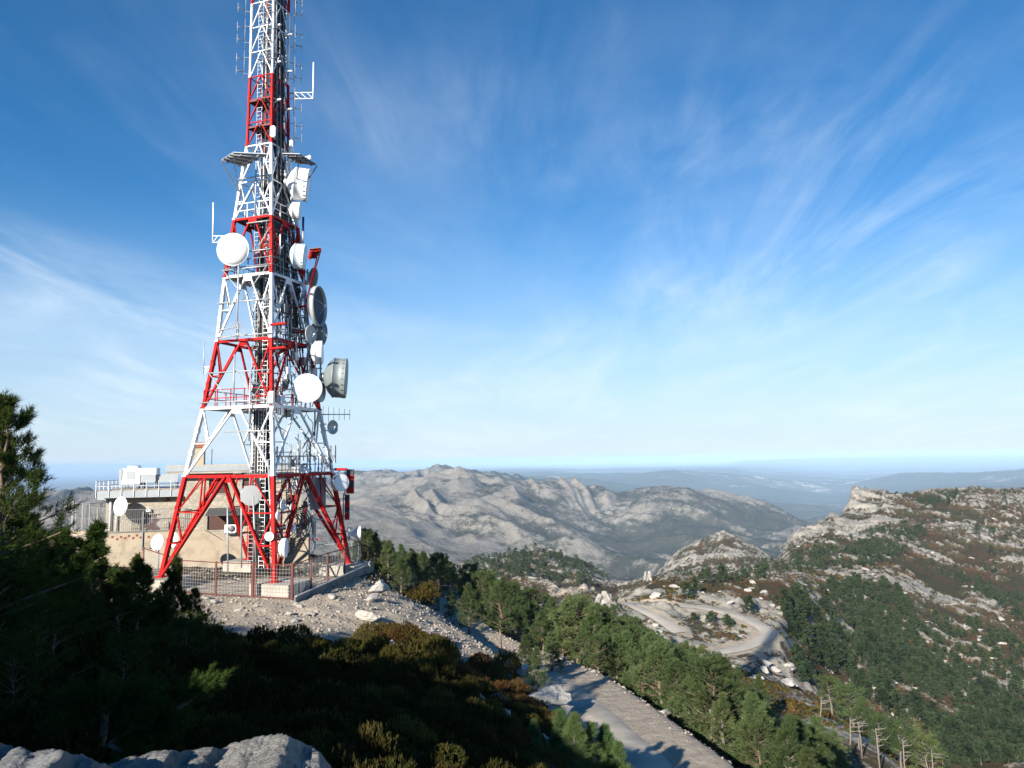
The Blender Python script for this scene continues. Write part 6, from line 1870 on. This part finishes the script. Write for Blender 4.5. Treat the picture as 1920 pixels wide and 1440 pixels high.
def close_trees():
    # (x px of stem, depth, row of the top, prototype, width, label)
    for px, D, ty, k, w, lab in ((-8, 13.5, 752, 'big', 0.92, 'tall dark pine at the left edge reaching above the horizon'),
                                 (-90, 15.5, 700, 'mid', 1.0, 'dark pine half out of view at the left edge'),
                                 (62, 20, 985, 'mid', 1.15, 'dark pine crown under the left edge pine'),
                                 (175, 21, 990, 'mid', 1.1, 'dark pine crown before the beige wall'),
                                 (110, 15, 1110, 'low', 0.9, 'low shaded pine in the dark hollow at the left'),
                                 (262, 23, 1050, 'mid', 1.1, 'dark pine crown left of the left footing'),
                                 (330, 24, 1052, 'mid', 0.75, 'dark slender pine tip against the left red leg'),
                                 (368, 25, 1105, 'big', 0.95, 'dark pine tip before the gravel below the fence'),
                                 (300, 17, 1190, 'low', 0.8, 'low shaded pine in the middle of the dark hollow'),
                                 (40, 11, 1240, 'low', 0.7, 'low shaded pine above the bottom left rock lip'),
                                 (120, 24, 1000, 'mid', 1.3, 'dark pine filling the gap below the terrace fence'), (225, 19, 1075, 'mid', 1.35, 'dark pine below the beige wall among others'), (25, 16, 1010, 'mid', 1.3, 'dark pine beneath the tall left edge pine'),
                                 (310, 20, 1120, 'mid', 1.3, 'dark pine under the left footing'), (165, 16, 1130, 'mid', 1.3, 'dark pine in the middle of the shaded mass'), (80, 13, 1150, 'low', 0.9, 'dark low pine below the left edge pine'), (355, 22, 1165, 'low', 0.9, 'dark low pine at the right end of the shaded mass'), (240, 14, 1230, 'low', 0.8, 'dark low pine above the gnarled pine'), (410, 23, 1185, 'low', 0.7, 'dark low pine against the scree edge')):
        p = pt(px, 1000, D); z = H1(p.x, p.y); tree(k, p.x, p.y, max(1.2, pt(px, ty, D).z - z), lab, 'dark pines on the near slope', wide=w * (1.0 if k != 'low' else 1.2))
    # out-of-view pines added on the left shoulder, tops set to shade the slope
    for i, (x, y, top) in enumerate(((-11.8, 9.0, 0.6), (-10.2, 9.6, 0.0), (-12.5, 6.5, 1.8), (-14.5, 8, 1.7), (-16.5, 9.5, 1.8), (-17.5, 11, 1.7), (-19.5, 9, 3.6), (-21, 11.5, 3.0), (-20.4, 13.8, 2.2), (-18.2, 15.5, 0.7), (-20.5, 17.5, 0.6), (-22.5, 19.5, 0.2), (-22, 14.5, 2.3), (-24.5, 15.5, 2.0), (-26, 18, 1.4), (-17.5, 20.5, -1.0), (-28, 16, 3.2), (-9.0, 11.5, -1.2))):
        h = top - H1(x, y)
        if h > 0.9:
            tree(['mid', 'low'][i % 2], x, y, h, 'unseen pine added on the left shoulder to shade the near slope', 'unseen shade pines on the summit shoulder', wide=min(1.8, 1.2 + 1.2 / h))
    # the gnarled sunlit pine with reddish trunk and a side limb
    p = pt(180, 1375, 9.4); z = H1(p.x, p.y)
    o = thing('gnarled_pine', 'gnarled pine with reddish forked trunk lit by the sun', 'pine tree', (p.x, p.y, z)); o.scale = (0.60, 0.60, 0.60)
    mb = MB(); mb.tube([(-0.05, 0, -0.3), (0.02, 0, 0.15), (0.12, 0.02, 0.5), (0.15, 0.05, 0.8), (0.10, 0.1, 1.05)], [0.12, 0.10, 0.085, 0.07, 0.03], 9)
    limbs = [[(0.04, 0, 0.18), (0.32, -0.05, 0.42), (0.62, -0.08, 0.62), (0.95, 0.0, 0.66), (1.5, 0.1, 0.95)], [(0.95, 0, 0.66), (1.3, -0.15, 0.6), (1.8, -0.1, 0.85)], [(0.3, -0.05, 0.4), (0.7, -0.25, 0.32), (1.0, -0.3, 0.1)], [(0.12, 0.02, 0.5), (-0.3, -0.1, 0.65), (-0.7, -0.15, 0.75)],
             [(0.12, 0.08, 0.95), (0.5, 0.1, 1.25), (1.0, 0.1, 1.4)], [(0.0, 0, 0.05), (0.15, -0.4, 0.0), (0.3, -0.75, 0.05)], [(1.5, 0.1, 0.95), (1.9, 0.2, 1.25), (2.2, 0.2, 1.5)], [(0.0, 0.0, 0.1), (-0.25, -0.35, 0.1), (-0.5, -0.6, 0.15)], [(0.12, 0.08, 0.95), (-0.2, -0.05, 1.1), (-0.5, -0.1, 1.3)], [(0.12, 0.0, 0.9), (0.15, -0.15, 1.1), (0.2, -0.25, 1.45)], [(0.6, -0.05, 0.6), (0.9, -0.2, 0.9), (1.3, -0.3, 1.15)]]
    for l in limbs:
        mb.tube(l, [0.06 * (1 - 0.7 * i / (len(l) - 1)) for i in range(len(l))], 7, cap=False)
    link('trunk', mb.mesh('trunk', M_BARK), o)
    rr = random.Random(5); P = []; A = []
    for l in limbs:
        pts = [Vector(q) for q in l]
        for _ in range(190):
            f = (0.45 + 0.55 * rr.random()) * (len(pts) - 1); i = min(len(pts) - 2, int(f)); q = lerp(pts[i], pts[i + 1], f - i); dd = (pts[i + 1] - pts[i]).normalized()
            off = Vector((rr.gauss(0, 0.16), rr.gauss(0, 0.16), rr.gauss(0.05, 0.10))); P.append(q + off); A.append((dd + off * 2 + Vector((0.2, 0, 0.4))).normalized())
    V, Fc = needles(np.array([q[:] for q in P]), np.array([a[:] for a in A]), 26, 0.13, 0.010, 0.5, np.random.default_rng(9))
    link('crown', mesh_np('crown', V, Fc, M_PINE2, smooth_=False), o)
    # young pine tops along the lower road edge
    for i, (px, D, ty, lab) in enumerate(((1000, 20.5, 1395, 'young pine shoot left of the young pine clump'), (1050, 21, 1345, 'young pine with paired tops at the bottom of the road'), (1075, 20.5, 1352, 'tallest young pine of the clump at the bottom of the road'), (1108, 21, 1370, 'young pine right of the tallest in the clump'), (1138, 21.5, 1375, 'slim young pine in the clump beside the road'), (1160, 21, 1405, 'last small young pine at the right end of the clump'))):
        p = pt(px, 1400, D); z = H1(p.x, p.y); tree('young%d' % (i % 2), p.x, p.y, max(0.9, pt(px, ty - 8, D).z - z), lab, 'young pines at the bottom road edge', wide=1.15)


close_trees()


# ------------------------------------------------------------------ shrubs
def shrub_mesh(seed, m, n=420, up=0.7, ln=0.07, wd=0.030, tall=0.8, nb=6):
    rg = np.random.default_rng(seed)
    c = rg.normal(size=(7, 3)) * np.array([0.42, 0.42, 0.12]); rad = rg.uniform(0.38, 0.62, 7)
    k = rg.integers(0, 7, n); d = rg.normal(size=(n, 3)); d[:, 2] = np.abs(d[:, 2]); d /= np.linalg.norm(d, axis=1, keepdims=True)
    P = c[k] + d * (rad[k] * rg.uniform(0.75, 1.05, n))[:, None]; P[:, 2] = np.maximum(P[:, 2], 0.02) * tall
    A = d * (1 - up) + np.array([0, 0, up]) + rg.normal(size=(n, 3)) * 0.12; A /= np.linalg.norm(A, axis=1, keepdims=True)
    V, Fc = needles(P, A, nb, ln, wd, 0.28, rg)
    return mesh_np('shrub', V, Fc, m, smooth_=False)


SHR = {'olive': [shrub_mesh(200 + i, M_BOX, 2200) for i in range(4)], 'rust': [shrub_mesh(210 + i, M_HEATH, 2200) for i in range(4)], 'green': [shrub_mesh(220 + i, M_JUNI, 2200, tall=0.6) for i in range(3)], 'dark': [shrub_mesh(230 + i, M_SHADEBOX, 2200) for i in range(3)]}


def shrubs():
    rg = random.Random(31); n = 0
    spots = []

    def put(px, py, D, kind, s, lab, grp, x=None, y=None):
        nonlocal n
        if x is None:
            p = pt(px, py, D); x, y = p.x, p.y
            if x > -1.6 and y < 35: s *= 0.68
        if near_line(np.array([x]), np.array([y]), ROADC)[0][0] < 3.0 + 0.6 * s: return
        link('shrub', rg.choice(SHR[kind]), None, (x, y, H1(x, y) - 0.12 * s), None, lab, 'shrub', grp, (0, 0, rg.uniform(0, 6.28)), (s * rg.uniform(.9, 1.2), s * rg.uniform(.9, 1.2), s * rg.uniform(.7, 1.6)))
        spots.append((x, y)); n += 1
    for i, (px, py, D, k, s, lab) in enumerate(((735, 1215, 34.0, 'olive', 1.3, 'olive shrub left on the sunny scree edge'), (765, 1225, 33.5, 'olive', 1.4, 'olive shrub at the top of the sunny patch'), (800, 1225, 33.5, 'rust', 1.2, 'rusty shrub right in the sunny patch'), (790, 1255, 31, 'olive', 1.4, 'olive shrub in the middle of the sunny patch'), (740, 1262, 30, 'olive', 1.3, 'olive shrub at the left of the sunny patch'), (760, 1295, 27, 'rust', 1.2, 'rusty shrub at the lower end of the sunny patch'), (700, 1280, 28, 'rust', 1.0, 'rusty shrub above the white stone in shade'),
                                              (855, 1205, 46, 'olive', 1.7, 'tall olive shrub behind the scree tongue'), (820, 1175, 50, 'olive', 1.8, 'olive shrub below the grey green cone pine'), (790, 1165, 52, 'rust', 1.7, 'rusty shrub under the grey green cone pine'), (770, 1140, 54, 'olive', 1.5, 'olive shrub at the crest of the scree'), (905, 1235, 41, 'green', 1.6, 'round green shrub before the broad path pine'),
                                              (900, 1262, 36, 'rust', 1.3, 'rusty shrub at the end of the scree tongue'), (930, 1262, 37.5, 'olive', 1.4, 'olive shrub below the broad path pine'), (960, 1265, 38, 'olive', 1.5, 'olive shrub left of the slender road pine'), (950, 1290, 33, 'rust', 1.3, 'bright rusty shrub above the white stones'), (975, 1300, 32, 'rust', 1.2, 'rusty shrub left of the large white boulder'), (985, 1345, 28, 'rust', 1.1, 'rusty shrub under the large white boulder'), (1000, 1370, 26, 'rust', 1.0, 'rusty shrub above the young pine clump'), (1035, 1365, 27, 'olive', 0.9, 'olive shrub below the cracked slab'), (890, 1400, 21.5, 'rust', 1.0, 'rusty shrub left of the broken outcrops'), (940, 1425, 20, 'rust', 1.0, 'rusty shrub below the broken outcrops'), (1005, 1335, 29, 'olive', 0.9, 'olive shrub growing against the large white boulder'))):
        put(px, py, D, k, s, lab, 'shrubs on the sunny slope')
    for i in range(400):
        if n >= 52: break
        px, py = rg.uniform(715, 1015), rg.uniform(1190, 1345)
        if not (1195 + max(0, px - 740) * 0.22 < py < 1300 + (px - 715) * 0.16) or 800 < px < 880 and py < 1262: continue
        D = float(np.interp(py, [1190, 1250, 1345], [40, 34, 27])); p = pt(px, py, D)
        if min([math.hypot(p.x - a, p.y - b) for a, b in spots] + [99]) < 0.8: continue
        put(px, py, D, rg.choice(['rust', 'rust', 'olive']), rg.uniform(0.7, 1.15), 'sunlit golden brown shrub in the heath right of the scree', 'golden heath shrubs right of the scree')
    for i in range(2400):
        if n >= 280: break
        px, py = rg.uniform(0, 1000), rg.uniform(1215, 1440)
        hi = 1205 + max(0, px - 640) * 0.28
        if py < hi: continue
        D = float(np.interp(py, [1200, 1250, 1320, 1440], [33, 28, 20, 9.5])) * (1 + 0.25 * max(0, px - 500) / 500)
        p = pt(px, py, D)
        s = rg.uniform(0.75, 1.35) * (0.75 if D < 14 else 1)
        if min([math.hypot(p.x - a, p.y - b) for a, b in spots] + [99]) < 0.72 * s: continue
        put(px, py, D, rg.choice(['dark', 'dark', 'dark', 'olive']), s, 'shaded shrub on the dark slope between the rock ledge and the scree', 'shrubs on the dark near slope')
    m0 = n
    for i in range(1500):       # green ground shrubs along the outer road edge and under the pines
        if n - m0 >= 75: break
        j = rg.randrange(4, int(len(ROADC) * 0.72)); p = ROADC[j]; d = ROADC[j + 1] - ROADC[j]; s2 = np.array([d[1], -d[0]]) / np.hypot(d[0], d[1])
        off = rg.uniform(4.3, 8.5) * (1 if rg.random() < 0.85 else -1)
        x, y = p[0] + s2[0] * off, p[1] + s2[1] * off
        if min([math.hypot(x - a, y - b) for a, b in spots] + [99]) < 0.9: continue
        if x < -4 and y < 50: continue
        put(0, 0, 0, rg.choice(['green', 'green', 'olive']), rg.uniform(0.8, 1.4), 'low green shrub under the pines beside the road', 'green shrubs along the road', x, y)


shrubs()


# ------------------------------------------------------------------ the far woods
def far_tree_data(seed, n=60, nb=6):
    rg = np.random.default_rng(seed)
    t = rg.random(n) ** 0.8; a = rg.uniform(0, 6.283, n); lump = 1 + 0.25 * np.sin(3 * a + seed)
    r = (0.26 * (1 - t) ** 0.8 + 0.03) * np.sqrt(rg.uniform(0.3, 1, n)) * lump
    P = np.stack([np.cos(a) * r, np.sin(a) * r, 0.16 + 0.84 * t], 1); A = np.stack([np.cos(a) * 0.7, np.sin(a) * 0.7, np.full(n, 0.45)], 1); A /= np.linalg.norm(A, axis=1, keepdims=True)
    V, Fc = needles(P, A, nb, 0.15, 0.085, 0.5, rg)
    q = 5; st = np.array([(0.022 * math.cos(6.283 * k / q), 0.022 * math.sin(6.283 * k / q), -0.05) for k in range(q)] + [(0, 0, 0.5)]); sf = np.array([(k, (k + 1) % q, q) for k in range(q)])
    fm = np.concatenate([np.zeros(len(Fc), int), np.ones(q, int)])
    return np.concatenate([V, st]), np.concatenate([Fc, sf + len(V)]), fm


FAR = [far_tree_data(300 + i) for i in range(6)]
FARM = [mesh_np('far_pine', v, f, [M_FARPINE, M_BARKG], smooth_=False, fm=m) for v, f, m in FAR]


def inside(poly, x, y):
    c = False; n = len(poly); j = n - 1
    for i in range(n):
        if (poly[i][1] > y) != (poly[j][1] > y) and x < (poly[j][0] - poly[i][0]) * (y - poly[i][1]) / (poly[j][1] - poly[i][1]) + poly[i][0]: c = not c
        j = i
    return c


def far_woods():
    rg = random.Random(77)
    zones = [([(1270, 1086), (1380, 1074), (1480, 1058), (1560, 1018), (1640, 1003), (1735, 985), (1735, 1005), (1690, 1040), (1640, 1066), (1500, 1088), (1300, 1092)], 420, 0.0, 'the dark wood below the cliff'),
             ([(1455, 1140), (1500, 1122), (1560, 1100), (1640, 1094), (1690, 1108), (1735, 1185), (1800, 1240), (1920, 1330), (1920, 1440), (1680, 1440), (1620, 1340), (1560, 1270), (1490, 1215)], 1350, 0.1, 'the wooded valley side below the cliff slope'),
             ([(1790, 1080), (1920, 1130), (1920, 1178), (1840, 1125)], 80, 0, 'the wood patch high on the right slope'),
             ([(860, 1066), (930, 1043), (1010, 1035), (1080, 1058), (1150, 1095), (1100, 1104), (1000, 1090), (900, 1095)], 430, 0, 'the wooded knoll before the mountains'),
             ([(1715, 936), (1800, 928), (1800, 942), (1730, 948)], 50, 0, 'the fringe on the cliff top'),
             ([(1310, 1110), (1360, 1140), (1440, 1160), (1420, 1190), (1330, 1175), (1260, 1150)], 9, 0, 'the open wood inside the switchback'),
             ([(1480, 1230), (1560, 1310), (1640, 1400), (1600, 1410), (1500, 1290)], 40, 0, 'the near valley rim'),
             ([(1640, 950), (1900, 940), (1910, 1100), (1700, 1090)], 60, 0, 'the open slope under the cliff top'),
             ([(1740, 1150), (1920, 1200), (1920, 1330), (1800, 1240)], 90, 0, 'the lower right slope')]
    allt = []
    for poly, cnt, thr, lab in zones:
        xs, ys = [p[0] for p in poly], [p[1] for p in poly]
        k = 0
        for _ in range(cnt * 8):
            if k >= cnt: break
            px, py = rg.uniform(min(xs), max(xs)), rg.uniform(min(ys), max(ys))
            if not inside(poly, px, py): continue
            g = find_ground(px, py, 185, 1000)
            if g is None: continue
            x, y = g
            if cnt > 300 and fbm(np.array([x * 0.03]), np.array([y * 0.03]), 3)[0] < -0.10 + (0.12 if rg.random() < .5 else -.2): continue
            if near_line(np.array([x]), np.array([y]), SWC)[0][0] < 4.5: continue
            allt.append((x, y, (2.0 + 3.6 * rg.random() ** 1.4) * (1 + max(0, y - 400) / 900), lab)); k += 1
    A = np.array([(a[0], a[1], a[2]) for a in allt]); Z = height(A[:, 0], A[:, 1])
    order = np.argsort(A[:, 1] / A[:, 2])
    big = order[:295]
    for i in big:
        x, y, h, lab = allt[i]
        link('far_pine', FARM[i % 6], None, (x, y, Z[i] - 0.2), None, 'small dark pine of ' + lab, 'pine tree', 'pines of ' + lab[4:], (0, 0, rg.uniform(0, 6.28)), (h * rg.uniform(.9, 1.25), h * rg.uniform(.9, 1.25), h))
    rest = order[295:]
    Vs, Fs, Ms = [], [], []; off = 0
    for i in rest:
        x, y, h, lab = allt[i]; v, f, m = FAR[i % 6]
        if y > 380:        # farther off, fewer blades
            nb = len(f) - 5; keep = np.arange(0, nb, 2); f = np.concatenate([f[keep], f[nb:]]); m = np.concatenate([m[keep], m[nb:]])
        a = rg.uniform(0, 6.28); c, s = math.cos(a), math.sin(a); w = h * rg.uniform(0.95, 1.3)
        V = np.stack([(v[:, 0] * c - v[:, 1] * s) * w + x, (v[:, 0] * s + v[:, 1] * c) * w + y, v[:, 2] * h + Z[i] - 0.2], 1)
        Vs.append(V); Fs.append(f + off); Ms.append(m); off += len(v)
    link('forest', mesh_np('forest', np.concatenate(Vs), np.concatenate(Fs), [M_FARPINE, M_BARKG], smooth_=False, fm=np.concatenate(Ms)), kind='stuff', label='distant pine woods on the valley sides', cat='forest')
    print('far trees', len(allt))


far_woods()


def undergrowth():
    """low heath and box tussocks on the middle slopes, too many to count"""
    rg = np.random.default_rng(91); N = 9000
    y = np.exp(rg.uniform(math.log(64), math.log(430), N)); t = rg.uniform(0.0, 0.75, N); x = t * y
    keep = ((y > 120) | (t > 0.22)) & (near_line(x, y, SWC)[0] > 3.2) & (near_line(x, y, ROADC)[0] > 4)
    keep &= (fbm(x * 0.06, y * 0.06, 3) > -0.05)
    x, y = x[keep], y[keep]; z = height(x, y); n = len(x)
    s = rg.uniform(0.35, 1.0, n) * np.clip(y / 160, 0.7, 1.8)
    nb = 16
    d = rg.normal(size=(n, nb, 3)); d[..., 2] = np.abs(d[..., 2]); d /= np.linalg.norm(d, axis=-1, keepdims=True)
    c = np.stack([x, y, z], 1)[:, None] + d * s[:, None, None] * np.array([0.75, 0.75, 0.45])
    e1 = rg.normal(size=(n, nb, 3)); e1 /= np.linalg.norm(e1, axis=-1, keepdims=True); e2 = np.cross(d, e1)
    V = np.stack([c + e1 * s[:, None, None] * 0.34, c - e1 * s[:, None, None] * 0.17 + e2 * s[:, None, None] * 0.3, c - e1 * s[:, None, None] * 0.17 - e2 * s[:, None, None] * 0.3], 2)
    fm = np.repeat(rg.choice(3, n, p=[0.45, 0.35, 0.2]), nb)
    V = V.reshape(-1, 3)
    link('undergrowth', mesh_np('undergrowth', V, np.arange(len(V)).reshape(-1, 3), [M_HEATH, M_BOX, M_FARPINE], smooth_=False, fm=fm), kind='stuff', label='low rusty and olive scrub between the rocks of the far slopes', cat='undergrowth')


undergrowth()

# ------------------------------------------------------------------ the air
def build_haze():
    bm = bmesh.new()
    bmesh.ops.create_cube(bm, size=1.0)
    bmesh.ops.scale(bm, vec=(260000, 125000, 2050 + 48), verts=bm.verts)
    bmesh.ops.translate(bm, vec=(0, 54000, (48 - 2050) / 2), verts=bm.verts)
    me = bpy.data.meshes.new('haze'); bm.to_mesh(me); bm.free()
    m = bpy.data.materials.new('haze_air'); m.use_nodes = True
    t = m.node_tree; t.nodes.clear()
    o = nn(t, 'ShaderNodeOutputMaterial'); v = nn(t, 'ShaderNodeVolumePrincipled')
    v.inputs['Color'].default_value = (0.50, 0.72, 1.0, 1)
    v.inputs['Density'].default_value = HAZE
    v.inputs['Anisotropy'].default_value = -0.22
    try:
        v.inputs['Density Attribute'].default_value = ''
        m.cycles.homogeneous_volume = True
    except Exception as e:
        print('haze', e)
    L(t, v.outputs[0], o.inputs['Volume'])
    me.materials.append(m)
    link('haze', me, kind='stuff', label='blue distance haze over the far valleys', cat='haze')


HAZE = 4.6e-5
build_haze()
